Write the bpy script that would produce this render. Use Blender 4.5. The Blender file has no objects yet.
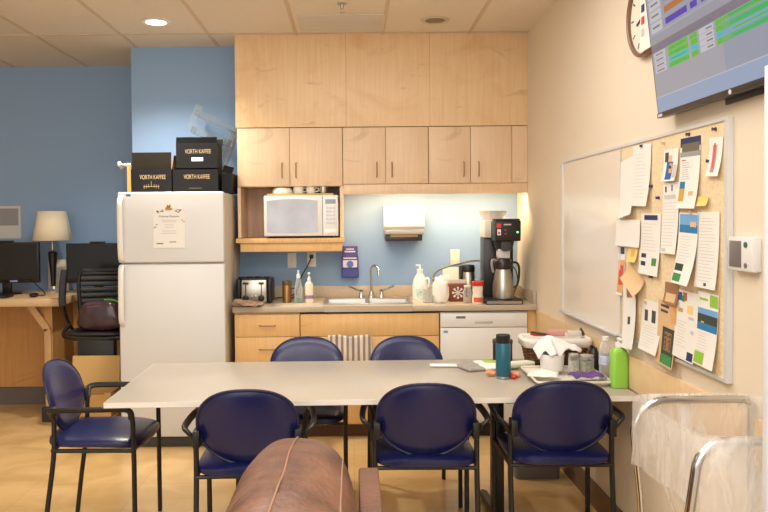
import bpy, bmesh, math, random
from mathutils import Vector, Matrix, Euler, noise
random.seed(4)
PI = math.pi
sc = bpy.context.scene
COL = sc.collection

# ------------------------------------------------------------------ materials
def lin(c):
    f = lambda v: v/12.92 if v <= .04045 else ((v+.055)/1.055)**2.4
    return tuple(f(v/255.) for v in c) + (1,)
_M = {}
def mat(name, rgb=(200,200,200), rough=.5, metal=0., var=0., scale=8., stretch=(1,1,1), emit=None, es=1.,
        trans=0., bump=0., bscale=40., spec=.5, coat=0., rgb2=None, alpha=1.):
    if name in _M: return _M[name]
    m = bpy.data.materials.new(name); m.use_nodes = True; _M[name] = m
    nt = m.node_tree; b = nt.nodes['Principled BSDF']
    b.inputs['Base Color'].default_value = lin(rgb)
    b.inputs['Roughness'].default_value = rough; b.inputs['Metallic'].default_value = metal
    b.inputs['Specular IOR Level'].default_value = spec; b.inputs['Transmission Weight'].default_value = trans
    b.inputs['Coat Weight'].default_value = coat; b.inputs['Alpha'].default_value = alpha
    if emit is not None:
        b.inputs['Emission Color'].default_value = lin(emit); b.inputs['Emission Strength'].default_value = es
    tc = mp = None
    if var or bump or rgb2:
        tc = nt.nodes.new('ShaderNodeTexCoord'); mp = nt.nodes.new('ShaderNodeMapping')
        mp.inputs['Scale'].default_value = stretch
        nt.links.new(tc.outputs['Object'], mp.inputs['Vector'])
    if var or rgb2:
        n = nt.nodes.new('ShaderNodeTexNoise'); n.inputs['Scale'].default_value = scale; n.inputs['Detail'].default_value = 5
        nt.links.new(mp.outputs['Vector'], n.inputs['Vector'])
        r = nt.nodes.new('ShaderNodeValToRGB')
        c2 = rgb2 or tuple(max(0, v*(1-var)) for v in rgb)
        r.color_ramp.elements[0].color = lin(c2); r.color_ramp.elements[1].color = lin(rgb)
        r.color_ramp.elements[0].position = .32; r.color_ramp.elements[1].position = .66
        nt.links.new(n.outputs['Fac'], r.inputs['Fac']); nt.links.new(r.outputs['Color'], b.inputs['Base Color'])
    if bump:
        n2 = nt.nodes.new('ShaderNodeTexNoise'); n2.inputs['Scale'].default_value = bscale; n2.inputs['Detail'].default_value = 3
        nt.links.new(mp.outputs['Vector'], n2.inputs['Vector'])
        bp = nt.nodes.new('ShaderNodeBump'); bp.inputs['Strength'].default_value = bump; bp.inputs['Distance'].default_value = .02
        nt.links.new(n2.outputs['Fac'], bp.inputs['Height']); nt.links.new(bp.outputs['Normal'], b.inputs['Normal'])
    return m

def wood(name, light, dark, blot, scale=1.0):
    """maple veneer: fine vertical grain plus broad warm blotches and a few knots"""
    m = bpy.data.materials.new(name); m.use_nodes = True; nt = m.node_tree; b = nt.nodes['Principled BSDF']
    b.inputs['Roughness'].default_value = .42
    tc = nt.nodes.new('ShaderNodeTexCoord')
    def nz(sx, sy, sz, sca, det, lo, hi, dist=0.):
        mp = nt.nodes.new('ShaderNodeMapping'); mp.inputs['Scale'].default_value = (sx, sy, sz)
        nt.links.new(tc.outputs['Object'], mp.inputs['Vector'])
        n = nt.nodes.new('ShaderNodeTexNoise'); n.inputs['Scale'].default_value = sca; n.inputs['Detail'].default_value = det
        n.inputs['Distortion'].default_value = dist
        nt.links.new(mp.outputs['Vector'], n.inputs['Vector'])
        r = nt.nodes.new('ShaderNodeMapRange'); r.inputs['From Min'].default_value = lo; r.inputs['From Max'].default_value = hi
        nt.links.new(n.outputs['Fac'], r.inputs['Value']); return r.outputs['Result']
    def mix(a, bb, fac):
        mx = nt.nodes.new('ShaderNodeMix'); mx.data_type = 'RGBA'
        if isinstance(a, tuple): mx.inputs['A'].default_value = a
        else: nt.links.new(a, mx.inputs['A'])
        mx.inputs['B'].default_value = bb; nt.links.new(fac, mx.inputs['Factor']); return mx.outputs['Result']
    c = mix(lin(light), lin(dark), nz(26, 26, 1.4, 2*scale, 4, .35, .75))
    c = mix(c, lin(blot), nz(1.6, 1.6, 2.6, 1.6*scale, 3, .52, .95, 1.2))
    c = mix(c, lin(tuple(v*.8 for v in blot)), nz(1.5, 1.5, 3.2, 1.3*scale, 3, .62, .9, 2.6))
    nt.links.new(c, b.inputs['Base Color'])
    _M[name] = m; return m

W_SOFF = wood('maple_panel', (232,202,160), (226,190,145), (214,168,116))
W_DOOR = wood('maple_door', (228,200,166), (220,188,152), (216,180,142))
W_BASE = wood('maple_base', (228,186,126), (220,174,112), (218,168,104))
W_DESK = wood('maple_desk', (196,146,84), (184,132,72), (180,124,66))
BLUE = mat('paint_blue', (140,170,206), .75, bump=.02, bscale=300)
CREAM = mat('paint_cream', (224,211,190), .8, bump=.02, bscale=300)
CEIL = mat('ceiling_tile', (228,216,198), .9, var=.05, scale=160, bump=.05, bscale=220)
TBAR = mat('ceiling_bar', (206,186,158), .7)
BLACK = mat('black_plastic', (18,17,17), .4)
BLKMET = mat('black_metal', (22,20,20), .42, spec=.5)
WHITE = mat('white_enamel', (226,224,219), .32)
WPL = mat('white_plastic', (232,230,224), .45)
OFFW = mat('ivory_plastic', (226,220,204), .45)
STEEL = mat('brushed_steel', (190,186,178), .3, 1.)
CHROME = mat('chrome', (205,205,205), .14, 1.)
ALU = mat('aluminium', (214,216,218), .4, .25)
GREY = mat('grey_plastic', (112,108,104), .5)
DGREY = mat('dark_grey', (58,56,55), .55)
VINYL = mat('navy_vinyl', (17,25,78), .3, bump=.05, bscale=90, var=.12, scale=5)
PIPING = mat('navy_piping', (20,22,62), .4)
TABLE = mat('table_laminate', (178,169,155), .3, var=.05, scale=240)
TEDGE = mat('table_edge', (226,222,214), .4)
COUNTER = mat('counter_laminate', (196,180,156), .35, var=.12, scale=220)
PAPER = mat('paper_white', (232,229,222), .8)
PAPER2 = mat('paper_cream', (232,222,200), .8)
INK = mat('ink_grey', (196,193,190), .8)
INKD = mat('ink_dark', (70,68,72), .8)
KRAFT = mat('cardboard', (186,146,86), .8, var=.07, scale=12)
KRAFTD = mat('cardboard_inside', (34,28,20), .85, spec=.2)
KBLACK = mat('black_card', (24,24,27), .6, var=.2, scale=6, spec=.25)
GOLD = mat('gold_print', (196,170,128), .5)
CORK = mat('cork', (236,213,174), .85, var=.08, scale=90)
def P(name, rgb, rough=.7): return mat(name, rgb, rough)
C_BLUE = P('print_blue', (40,92,160)); C_SKY = P('print_sky', (110,165,215)); C_GRN = P('print_green', (60,140,70))
C_LIME = P('print_lime', (140,190,60)); C_RED = P('print_red', (200,86,76)); C_ORG = P('print_orange', (222,164,104))
C_YEL = P('print_yellow', (235,205,120)); C_NAVY = P('print_navy', (36,48,90)); C_BRN = P('print_brown', (150,110,76))
C_DGR = P('print_darkgreen', (52,66,52)); C_TAN = P('print_tan', (214,180,136)); C_TEAL = P('print_teal', (40,120,170))
C_PINK = P('print_pink', (205,130,135)); C_GOLD = P('print_gold', (200,160,70))

def glassy(name, tint, rough=.08, ior_alpha=.35, edge=.85):
    """thin clear plastic or glass: mostly see-through, brighter and denser where seen at a glance"""
    m = bpy.data.materials.new(name); m.use_nodes = True; nt = m.node_tree
    for n in list(nt.nodes):
        if n.type != 'OUTPUT_MATERIAL': nt.nodes.remove(n)
    out = nt.nodes['Material Output']
    tr = nt.nodes.new('ShaderNodeBsdfTransparent'); tr.inputs['Color'].default_value = lin((244,246,246))
    pr = nt.nodes.new('ShaderNodeBsdfPrincipled'); pr.inputs['Base Color'].default_value = lin(tint); pr.inputs['Roughness'].default_value = rough
    lw = nt.nodes.new('ShaderNodeLayerWeight'); lw.inputs['Blend'].default_value = .45
    mr = nt.nodes.new('ShaderNodeMapRange'); mr.inputs['To Min'].default_value = ior_alpha; mr.inputs['To Max'].default_value = edge
    nt.links.new(lw.outputs['Facing'], mr.inputs['Value'])
    mx = nt.nodes.new('ShaderNodeMixShader')
    nt.links.new(mr.outputs['Result'], mx.inputs['Fac']); nt.links.new(tr.outputs['BSDF'], mx.inputs[1]); nt.links.new(pr.outputs['BSDF'], mx.inputs[2])
    nt.links.new(mx.outputs['Shader'], out.inputs['Surface'])
    _M[name] = m; return m
RACK = glassy('rack_plastic', (226,230,236), .08, .03, .45)
CLEAR = glassy('clear_plastic', (236,240,244), .1, .16, .8)
GLASS = glassy('jar_glass', (226,228,222), .06, .15, .85)
def film(name, lo=.17, hi=.7):
    m = bpy.data.materials.new(name); m.use_nodes = True; nt = m.node_tree
    for n in list(nt.nodes):
        if n.type != 'OUTPUT_MATERIAL': nt.nodes.remove(n)
    out = nt.nodes['Material Output']
    tc = nt.nodes.new('ShaderNodeTexCoord'); mp = nt.nodes.new('ShaderNodeMapping'); mp.inputs['Scale'].default_value = (5, 5, 1.2)
    nt.links.new(tc.outputs['Object'], mp.inputs['Vector'])
    n = nt.nodes.new('ShaderNodeTexNoise'); n.inputs['Scale'].default_value = 4; n.inputs['Detail'].default_value = 4; n.inputs['Distortion'].default_value = .8
    nt.links.new(mp.outputs['Vector'], n.inputs['Vector'])
    mr = nt.nodes.new('ShaderNodeMapRange'); mr.inputs['From Min'].default_value = .48; mr.inputs['From Max'].default_value = .68
    mr.inputs['To Min'].default_value = lo; mr.inputs['To Max'].default_value = hi  # streaky opacity paints white sheen onto the film
    nt.links.new(n.outputs['Fac'], mr.inputs['Value'])
    tr = nt.nodes.new('ShaderNodeBsdfTransparent')
    pr = nt.nodes.new('ShaderNodeBsdfPrincipled'); pr.inputs['Base Color'].default_value = lin((246,244,242)); pr.inputs['Roughness'].default_value = .15
    tl = nt.nodes.new('ShaderNodeBsdfTranslucent'); tl.inputs['Color'].default_value = lin((250,249,247))
    m1 = nt.nodes.new('ShaderNodeMixShader'); m1.inputs['Fac'].default_value = .5
    nt.links.new(pr.outputs['BSDF'], m1.inputs[1]); nt.links.new(tl.outputs['BSDF'], m1.inputs[2])
    bp = nt.nodes.new('ShaderNodeBump'); bp.inputs['Strength'].default_value = .5; bp.inputs['Distance'].default_value = .03
    nt.links.new(n.outputs['Fac'], bp.inputs['Height']); nt.links.new(bp.outputs['Normal'], pr.inputs['Normal'])
    mx = nt.nodes.new('ShaderNodeMixShader')
    nt.links.new(mr.outputs['Result'], mx.inputs['Fac']); nt.links.new(tr.outputs['BSDF'], mx.inputs[1]); nt.links.new(m1.outputs['Shader'], mx.inputs[2])
    nt.links.new(mx.outputs['Shader'], out.inputs['Surface'])
    _M[name] = m; return m
FILM = film('bag_film'); FILM2 = film('bag_cuff_film', .38, .85)

# ------------------------------------------------------------------ mesh builder
class MB:
    def __init__(s): s.v = []; s.f = []; s.m = []
    def add(s, vs, fs, m=0, T=None):
        o = len(s.v)
        s.v += [tuple(T @ Vector(v)) if T else tuple(v) for v in vs]
        for f in fs: s.f.append(tuple(o+i for i in f)); s.m.append(m)
        return s
    def bm(s, b, m=0, T=None):
        b.verts.ensure_lookup_table()
        for i, v in enumerate(b.verts): v.index = i
        s.add([v.co[:] for v in b.verts], [[v.index for v in f.verts] for f in b.faces], m, T); b.free(); return s
    def box(s, x0, x1, y0, y1, z0, z1, m=0, bev=0., seg=2, T=None):
        b = bmesh.new(); bmesh.ops.create_cube(b, size=1)
        for v in b.verts: v.co = Vector(((x0+x1)/2+v.co.x*(x1-x0), (y0+y1)/2+v.co.y*(y1-y0), (z0+z1)/2+v.co.z*(z1-z0)))
        if bev: bmesh.ops.bevel(b, geom=b.edges[:], offset=bev, segments=seg, affect='EDGES', profile=.5)
        return s.bm(b, m, T)
    def quad(s, a, b, c, d, m=0, T=None): return s.add([a, b, c, d], [(0,1,2,3)], m, T)
    def lathe(s, prof, cx=0, cy=0, cz=0, n=24, m=0, T=None, sx=1., sy=1.):
        vs = []; fs = []
        for r, z in prof:
            for k in range(n):
                a = 2*PI*k/n; vs.append((cx+r*sx*math.cos(a), cy+r*sy*math.sin(a), cz+z))
        for i in range(len(prof)-1):
            for k in range(n):
                k2 = (k+1) % n; fs.append((i*n+k, i*n+k2, (i+1)*n+k2, (i+1)*n+k))
        if prof[0][0] > 1e-5 and abs(prof[0][1]-prof[1][1]) > 1e-6 or len(prof) > 3 and prof[0][0] > 1e-5: fs.append(tuple(reversed(range(n))))
        if prof[-1][0] > 1e-5 and len(prof) > 2: fs.append(tuple((len(prof)-1)*n+k for k in range(n)))
        return s.add(vs, fs, m, T)
    def tube(s, pts, r, n=10, m=0, closed=False, T=None, flat=None):
        pts = [Vector(p) for p in pts]; N = len(pts)
        rr = r if isinstance(r, (list, tuple)) else [r]*N
        vs = []; fs = []; up = None
        for i, p in enumerate(pts):
            a = pts[(i-1) % N] if (closed or i > 0) else p
            c = pts[(i+1) % N] if (closed or i < N-1) else p
            t = (c-a).normalized()
            if up is None:
                up = Vector((0,0,1)) if abs(t.z) < .9 else Vector((0,1,0))
            up = (up - t*up.dot(t))
            up = up.normalized() if up.length > 1e-6 else t.orthogonal().normalized()
            sd = t.cross(up)
            for k in range(n):
                an = 2*PI*k/n
                w, h = (1, 1) if flat is None else flat
                vs.append(p + sd*(rr[i]*w*math.cos(an)) + up*(rr[i]*h*math.sin(an)))
        L = N if closed else N-1
        for i in range(L):
            j = (i+1) % N
            for k in range(n):
                k2 = (k+1) % n; fs.append((i*n+k, i*n+k2, j*n+k2, j*n+k))
        if not closed:
            fs.append(tuple(reversed(range(n)))); fs.append(tuple((N-1)*n+k for k in range(n)))
        return s.add([v[:] for v in vs], fs, m, T)
    def prism(s, poly, z0, z1, m=0, T=None):
        n = len(poly); vs = [(x, y, z0) for x, y in poly]+[(x, y, z1) for x, y in poly]
        fs = [tuple(reversed(range(n))), tuple(range(n, 2*n))]+[(i, (i+1) % n, n+(i+1) % n, n+i) for i in range(n)]
        return s.add(vs, fs, m, T)
    def grid(s, fn, nu, nv, m=0, T=None, mf=None):
        vs = [fn(i/nu, j/nv) for j in range(nv+1) for i in range(nu+1)]; o = len(s.v)
        s.v += [tuple(T @ Vector(v)) if T else tuple(v) for v in vs]
        for j in range(nv):
            for i in range(nu):
                a = o+j*(nu+1)+i; s.f.append((a, a+1, a+nu+2, a+nu+1)); s.m.append(mf((i+.5)/nu, (j+.5)/nv) if mf else m)
        return s
    def sup(s, c, r, e=(2.4,2.4,2.4), nu=28, nv=16, m=0, T=None, fn=None):
        """rounded cushion: superellipsoid, one exponent per axis pair"""
        vs = []; fs = []
        pw = lambda v, p: math.copysign(abs(v)**p, v)
        for j in range(nv+1):
            la = -PI/2+PI*j/nv
            for i in range(nu):
                lo = 2*PI*i/nu
                p = Vector((r[0]*pw(math.cos(la), 2/e[2])*pw(math.cos(lo), 2/e[0]), r[1]*pw(math.cos(la), 2/e[2])*pw(math.sin(lo), 2/e[1]), r[2]*pw(math.sin(la), 2/e[2])))
                if fn: p = fn(p)
                vs.append((c[0]+p.x, c[1]+p.y, c[2]+p.z))
        for j in range(nv):
            for i in range(nu):
                i2 = (i+1) % nu; fs.append((j*nu+i, j*nu+i2, (j+1)*nu+i2, (j+1)*nu+i))
        return s.add(vs, fs, m, T)
    def build(s, name, mats, parent=None, loc=(0,0,0), rot=None, ang=32, solid=0., sub=0):
        """ONE mesh object; verts are given in the frame of the parent (or of loc for a top-level mesh)"""
        me = bpy.data.meshes.new(name)
        L = Vector(loc)
        me.from_pydata([tuple(v) for v in s.v], [], s.f); me.validate()
        mats = mats if isinstance(mats, (list, tuple)) else [mats]
        for m in mats: me.materials.append(m)
        for p, mi in zip(me.polygons, s.m): p.material_index = mi; p.use_smooth = True
        b = bmesh.new(); b.from_mesh(me); bmesh.ops.recalc_face_normals(b, faces=b.faces); b.to_mesh(me); b.free()
        me.set_sharp_from_angle(angle=math.radians(ang))
        o = bpy.data.objects.new(name, me); COL.objects.link(o); o.location = L
        if rot: o.rotation_euler = rot
        if parent: o.parent = parent
        if solid:
            md = o.modifiers.new('solid', 'SOLIDIFY'); md.thickness = solid; md.offset = 0
        if sub:
            md = o.modifiers.new('sub', 'SUBSURF'); md.levels = sub; md.render_levels = sub
        return o
def B(*a, **k): return MB().box(*a, **k)
def tag(o, label, cat, group=None, kind=None):
    o['label'] = label; o['category'] = cat
    if group: o['group'] = group
    if kind: o['kind'] = kind
    return o
def thing(name, label, cat, loc=(0,0,0), rot=(0,0,0), group=None):
    o = bpy.data.objects.new(name, None); o.empty_display_size = .05; COL.objects.link(o)
    o.location = loc; o.rotation_euler = rot
    return tag(o, label, cat, group)
def struct(o): o['kind'] = 'structure'; return o
def dup(root, loc, rot, label, group=None):
    r = root.copy(); COL.objects.link(r); r.location = loc; r.rotation_euler = rot; r['label'] = label
    if group: r['group'] = group
    for ch in list(root.children):
        c = ch.copy(); COL.objects.link(c); c.parent = r
        for g in list(ch.children):
            d = g.copy(); COL.objects.link(d); d.parent = c
    return r
def text(body, size, loc, rot, m, parent, name='lettering', sx=1., align='CENTER'):
    cu = bpy.data.curves.new(name, 'FONT'); cu.body = body; cu.size = size; cu.align_x = align; cu.align_y = 'CENTER'; cu.extrude = .0003
    cu.materials.append(m)
    tmp = bpy.data.objects.new('tmp_text', cu); COL.objects.link(tmp)
    me = bpy.data.meshes.new_from_object(tmp.evaluated_get(bpy.context.evaluated_depsgraph_get()))
    bpy.data.objects.remove(tmp); me.name = name
    o = bpy.data.objects.new(name, me); COL.objects.link(o); o.location = loc; o.rotation_euler = rot; o.scale = (sx, 1, 1)
    o.parent = parent; return o
FRONT = (PI/2, 0, 0)          # text that faces the room from the back wall (-Y)
def arc(cx, cz, r, a0, a1, n=8):
    return [(cx+r*math.cos(a0+(a1-a0)*k/n), cz+r*math.sin(a0+(a1-a0)*k/n)) for k in range(n+1)]
def smooth(pts, n=6):
    """Catmull-Rom through the points"""
    P_ = [Vector(p) for p in pts]; out = []
    for i in range(len(P_)-1):
        a = P_[max(i-1, 0)]; b = P_[i]; c = P_[i+1]; d = P_[min(i+2, len(P_)-1)]
        for k in range(n):
            t = k/n
            out.append(.5*((2*b)+(-a+c)*t+(2*a-5*b+4*c-d)*t*t+(-a+3*b-3*c+d)*t**3))
    out.append(P_[-1]); return out

WX = 1.255          # right wall
HC = 2.82           # ceiling height

# ------------------------------------------------------------------ the room
def floor_mat():
    m = bpy.data.materials.new('floor_vinyl'); m.use_nodes = True; nt = m.node_tree; b = nt.nodes['Principled BSDF']
    tc = nt.nodes.new('ShaderNodeTexCoord')
    br = nt.nodes.new('ShaderNodeTexBrick'); br.offset = 0; br.inputs['Scale'].default_value = 1.64
    br.inputs['Brick Width'].default_value = 1.; br.inputs['Row Height'].default_value = 1.; br.inputs['Mortar Size'].default_value = .003
    br.inputs['Color1'].default_value = lin((222,188,134)); br.inputs['Color2'].default_value = lin((216,181,126)); br.inputs['Mortar'].default_value = lin((198,158,102))
    nt.links.new(tc.outputs['Object'], br.inputs['Vector'])
    n = nt.nodes.new('ShaderNodeTexNoise'); n.inputs['Scale'].default_value = 3.5; n.inputs['Detail'].default_value = 8; n.inputs['Distortion'].default_value = .8
    nt.links.new(tc.outputs['Object'], n.inputs['Vector'])
    mx = nt.nodes.new('ShaderNodeMix'); mx.data_type = 'RGBA'; mx.blend_type = 'MULTIPLY'; mx.inputs['Factor'].default_value = 1.
    r = nt.nodes.new('ShaderNodeValToRGB'); r.color_ramp.elements[0].color = (.8,.77,.7,1); r.color_ramp.elements[1].color = (1,1,1,1)
    r.color_ramp.elements[0].position = .35; r.color_ramp.elements[1].position = .6
    nt.links.new(n.outputs['Fac'], r.inputs['Fac']); nt.links.new(br.outputs['Color'], mx.inputs['A']); nt.links.new(r.outputs['Color'], mx.inputs['B'])
    nt.links.new(mx.outputs['Result'], b.inputs['Base Color'])
    b.inputs['Roughness'].default_value = .3; b.inputs['Coat Weight'].default_value = .15
    return m
struct(B(-5.5, 1.4, -1.5, 6.7, -.1, 0).build('floor', floor_mat()))
ceil = struct(B(-5.5, 1.4, -1.5, 6.7, HC, HC+.1).build('ceiling', CEIL))
g = MB()
for k in range(-8, 3):
    x = -.385+.613*k; g.box(x-.012, x+.012, -1.5, 5.70 if x > -1.66 else 6.38, HC-.004, HC+.001)
for k in range(0, 6):
    y = 5.30-1.22*k; g.box(-5.5, WX, y-.012, y+.012, HC-.0045, HC+.001)
g.build('ceiling_grid', TBAR, ceil)
struct(B(WX, WX+.12, -1.5, 5.82, 0, HC).build('wall_right', CREAM))
struct(B(-1.66, WX, 5.70, 5.82, 0, HC).build('wall_back', BLUE))
struct(B(-1.66, -1.56, 5.82, 6.38, 0, HC).build('wall_return', BLUE))
struct(B(-5.5, -1.56, 6.38, 6.5, 0, HC).build('wall_far', BLUE))
struct(B(-5.5, -5.4, -1.5, 6.38, 0, HC).build('wall_left', CREAM))
BASEB = mat('rubber_base', (120,96,66), .6)
struct(B(WX-.012, WX, 1.78, 5.08, 0, .13).build('baseboard_right', BASEB))
struct(B(-5.4, -1.66, 6.36, 6.38, 0, .15).build('baseboard_far', mat('grey_base', (98,92,88), .6)))
# wooden chair rail on the right wall, soffit of maple panels over the cupboards
struct(B(WX-.012, WX, 1.82, 5.07, .735, .885, bev=.002).build('trim_1', wood('maple_rail', (230,202,160), (224,190,144), (218,176,126))))
so = struct(B(-.822, WX, 5.352, 5.70, 2.166, HC, bev=.001).build('wall_soffit', W_SOFF))
s = MB()
for x in (-.035, .56): s.box(x-.0012, x+.0012, 5.3512, 5.353, 2.168, HC)
s.build('panel_seam', mat('seam', (192,146,94), .7), so)
# tall white panel end at the right edge of the view
struct(B(.976, WX, 1.755, 1.78, 0, 1.862, bev=.002).build('partition_panel', mat('panel_white', (206,209,214), .5)))

# ------------------------------------------------------------------ ceiling fittings
lt = thing('ceiling_light', 'lit round recessed ceiling light above the white fridge', 'ceiling light', (-1.28, 4.98, HC), group='round ceiling lights')
MB().lathe([(.066,.0), (.095,0), (.097,-.004), (.085,-.008), (.067,-.006), (.066,0)], n=32).build('trim_ring', WPL, lt)
MB().lathe([(.0001,-.004), (.067,-.004)], n=32).build('lens', mat('lamp_lens', (255,250,240), emit=(255,244,224), es=9), lt)
lt2 = thing('ceiling_light', 'unlit round metal ceiling light above the sink cupboards', 'ceiling light', (.56, 4.99, HC), group='round ceiling lights')
MB().lathe([(.066,.0), (.095,0), (.097,-.004), (.085,-.008), (.067,-.006), (.066,0)], n=32).build('trim_ring', mat('satin_ring', (196,186,168), .4), lt2)
MB().lathe([(.0001,-.003), (.03,-.0035), (.067,-.004)], n=32).build('lens', mat('reflector', (120,110,98), .25, .9), lt2)
v = thing('ceiling_vent', 'pale grey rectangular air vent set in the ceiling', 'vent', (-.058, 5.03, HC))
m = MB()
for k in range(10): m.box(-.27, .27, -.165+k*.036, -.165+k*.036+.029, -.007, -.003)
m.build('grille', mat('vent_grey', (208,202,192), .5), v)
m = MB()
m.box(-.285, .285, -.2, -.18, -.008, -.001).box(-.285, .285, .18, .2, -.008, -.001).box(-.285, -.265, -.18, .18, -.008, -.001).box(.265, .285, -.18, .18, -.008, -.001)
m.build('frame', mat('vent_frame', (208,200,188), .5), v)
sp = thing('sprinkler_head', 'small metal fire sprinkler hanging from the ceiling', 'sprinkler', (-.049, 4.6, HC))
MB().lathe([(.032,0), (.032,-.004), (.014,-.008), (.011,-.03), (.006,-.034)], n=16).build('body', STEEL, sp)
MB().lathe([(.018,-.052), (.018,-.054)], n=16).box(-.009, -.006, -.002, .002, -.052, -.03).box(.006, .009, -.002, .002, -.052, -.03).build('deflector', STEEL, sp)

# ------------------------------------------------------------------ upper cupboards
HAND = mat('door_pull', (150,120,88), .4, .5)
KICK = mat('reveal_dark', (96,66,40), .8)  # dark brown of the toe kicks
def pull_v(x, z0, z1, y, parent):
    MB().tube([(x, y, z0), (x, y-.022, z0+.006), (x, y-.024, z0+.02), (x, y-.024, z1-.02), (x, y-.022, z1-.006), (x, y, z1)], .0042, 8).build('handle', HAND, parent)
def pull_h(z, x0, x1, y, parent):
    MB().tube([(x0, y, z), (x0+.006, y-.022, z), (x0+.02, y-.024, z), (x1-.02, y-.024, z), (x1-.006, y-.022, z), (x1, y, z)], .0042, 8).build('handle', HAND, parent)
def upper(label, x0, x1, zb, doors, hx, extra=None):
    t = thing('wall_cupboard', label, 'cupboard', ((x0+x1)/2, 5.37, zb), group='maple wall cupboards')
    ox, oy, oz = t.location
    B(x0-ox, x1-ox, .002, .325, 0, 2.163-oz).build('cabinet_body', W_DOOR, t)
    for (a, b), h in zip(doors, hx):
        d = B(a+.0022-ox, b-.0022-ox, -.018, .0005, .003, 2.160-oz, bev=.0012).build('door', W_DOOR, t)
        if h is not None: pull_v(h-ox, 1.807-oz, 1.913-oz, -.018, d)
    return t
upper('double maple wall cupboard above the microwave shelf', -.815, -.064, 1.745, [(-.815,-.44), (-.44,-.064)], [-.494, -.395])
t = upper('double maple wall cupboard above the paper towel dispenser', -.062, .547, 1.757, [(-.062,.243), (.243,.547)], [.18, .287])
t = upper('double maple wall cupboard in the corner above the coffee brewer', .549, WX-.002, 1.757, [(.549,.847), (.847,1.142)], [.798, .904])
B(1.144-t.location.x, WX-.002-t.location.x, -.017, .0005, .003, 2.160-t.location.z).build('filler_panel', W_DOOR, t)
tag(B(-.06, WX-.002, 5.36, 5.378, 1.686, 1.755, bev=.001).build('light_valance', W_DOOR), 'long maple strip hiding the light under the wall cupboards', 'cupboard trim')
n = thing('microwave_shelf', 'open maple shelf box holding the microwave', 'shelf', (-.44, 5.36, 1.28))
ox, oy, oz = n.location
B(-.815-ox, -.793-ox, 0, .338, 1.38-oz, 1.743-oz).build('side_panel', W_DOOR, n)
B(-.086-ox, -.064-ox, 0, .338, 1.38-oz, 1.743-oz).build('side_panel', W_DOOR, n)
B(-.793-ox, -.086-ox, .325, .338, 1.38-oz, 1.743-oz).build('back_panel', mat('niche_back', (206,168,140), .5, var=.14, scale=3, stretch=(10,10,.6)), n)
B(-.825-ox, -.06-ox, -.05, .338, 1.345-oz, 1.378-oz, bev=.0015).build('shelf_board', W_BASE, n)
B(-.795-ox, -.075-ox, -.03, .338, 1.282-oz, 1.344-oz, bev=.001).build('apron', W_BASE, n)
u = thing('under_cabinet_light', 'lit strip light fixed under the wall cupboards over the counter', 'light', (.6, 5.415, 1.7532))
B(-.6, .6, -.03, .03, -.018, .004, bev=.003).build('housing', WPL, u)
B(-.58, .58, -.022, .022, -.0225, -.018).build('diffuser', mat('strip_glow', (255,250,235), emit=(255,232,190), es=3), u)

# ------------------------------------------------------------------ microwave and crockery
mw = thing('microwave', 'white microwave oven on the open maple shelf', 'microwave', (-.36, 5.48, 1.379))
B(-.262, .262, -.165, .185, .012, .302, bev=.006).build('body', WHITE, mw)
d = B(-.262, .152, -.185, -.166, .014, .300, bev=.006).build('door', WHITE, mw)
MB().grid(lambda a, b: ((-.242+.36*a), -.1862, .042+.222*b+ (.012*math.sin(PI*a) if b > .5 else -.006*math.sin(PI*a))), 12, 2).build('window', mat('mw_window', (184,187,200), .25, var=.1, scale=5), d)
cp = B(.154, .262, -.185, -.166, .014, .300, bev=.006).build('control_panel', WHITE, mw)
B(.172, .245, -.1865, -.184, .24, .272).build('display', mat('mw_disp', (140,150,165), .3), cp)
k = MB()
for r in range(5):
    for c in range(3): k.box(.176+c*.024, .194+c*.024, -.1868, -.184, .205-r*.026, .221-r*.026, bev=.001)
k.build('keypad', mat('mw_keys', (206,206,210), .5), cp)
B(.165, .252, -.188, -.184, .03, .062, bev=.002).build('open_button', WPL, cp)
k = MB()
for x in (-.22, .22):
    for y in (-.14, .15): k.lathe([(.014,0), (.014,.012)], x, y, 0, 12)
k.build('foot', BLACK, mw)
MWT = 1.379+.303
tag(B(-.235, .235, -.13, .13, 0, .012, bev=.003).build('cutting_board', mat('board_wood', (206,176,110), .5, var=.1, scale=4, stretch=(1,12,1)), loc=(-.365, 5.46, MWT)), 'thin wooden cutting board lying on top of the microwave', 'cutting board')
CUP = mat('cup_white', (232,228,218), .3)
def cup(x, label, r, h, kind='cup', m=None, handle=True):
    o = thing('mug' if kind == 'cup' else 'bowl', label, kind, (x, 5.41, MWT+.013), group='crockery on the microwave')
    MB().lathe([(r*.72,0), (r*.9,.004), (r,h*.5), (r,h), (r*.92,h), (r*.9,h*.5), (.0001,.008)], n=20).build('body', m or CUP, o)
    if handle: MB().tube(smooth([(r*.95,0,h*.8), (r+.022,0,h*.7), (r+.022,0,h*.4), (r*.95,0,h*.25)], 5), .005, 8).build('handle', m or CUP, o)
    return o
bw = thing('bowl', 'wide upturned white bowl on the cutting board', 'bowl', (-.50, 5.42, MWT+.013), group='crockery on the microwave')
MB().lathe([(.075,0), (.078,.01), (.066,.038), (.04,.05), (.036,.05), (.036,.055), (.0001,.055)], n=24).build('body', CUP, bw)
cup(-.385, 'white mug next to the upturned bowl on the microwave', .038, .05)
cup(-.295, 'white cup in the middle of the row on the microwave', .034, .052)
cup(-.205, 'silver metal cup at the end of the row on the microwave', .03, .055, m=STEEL, handle=False)

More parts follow.
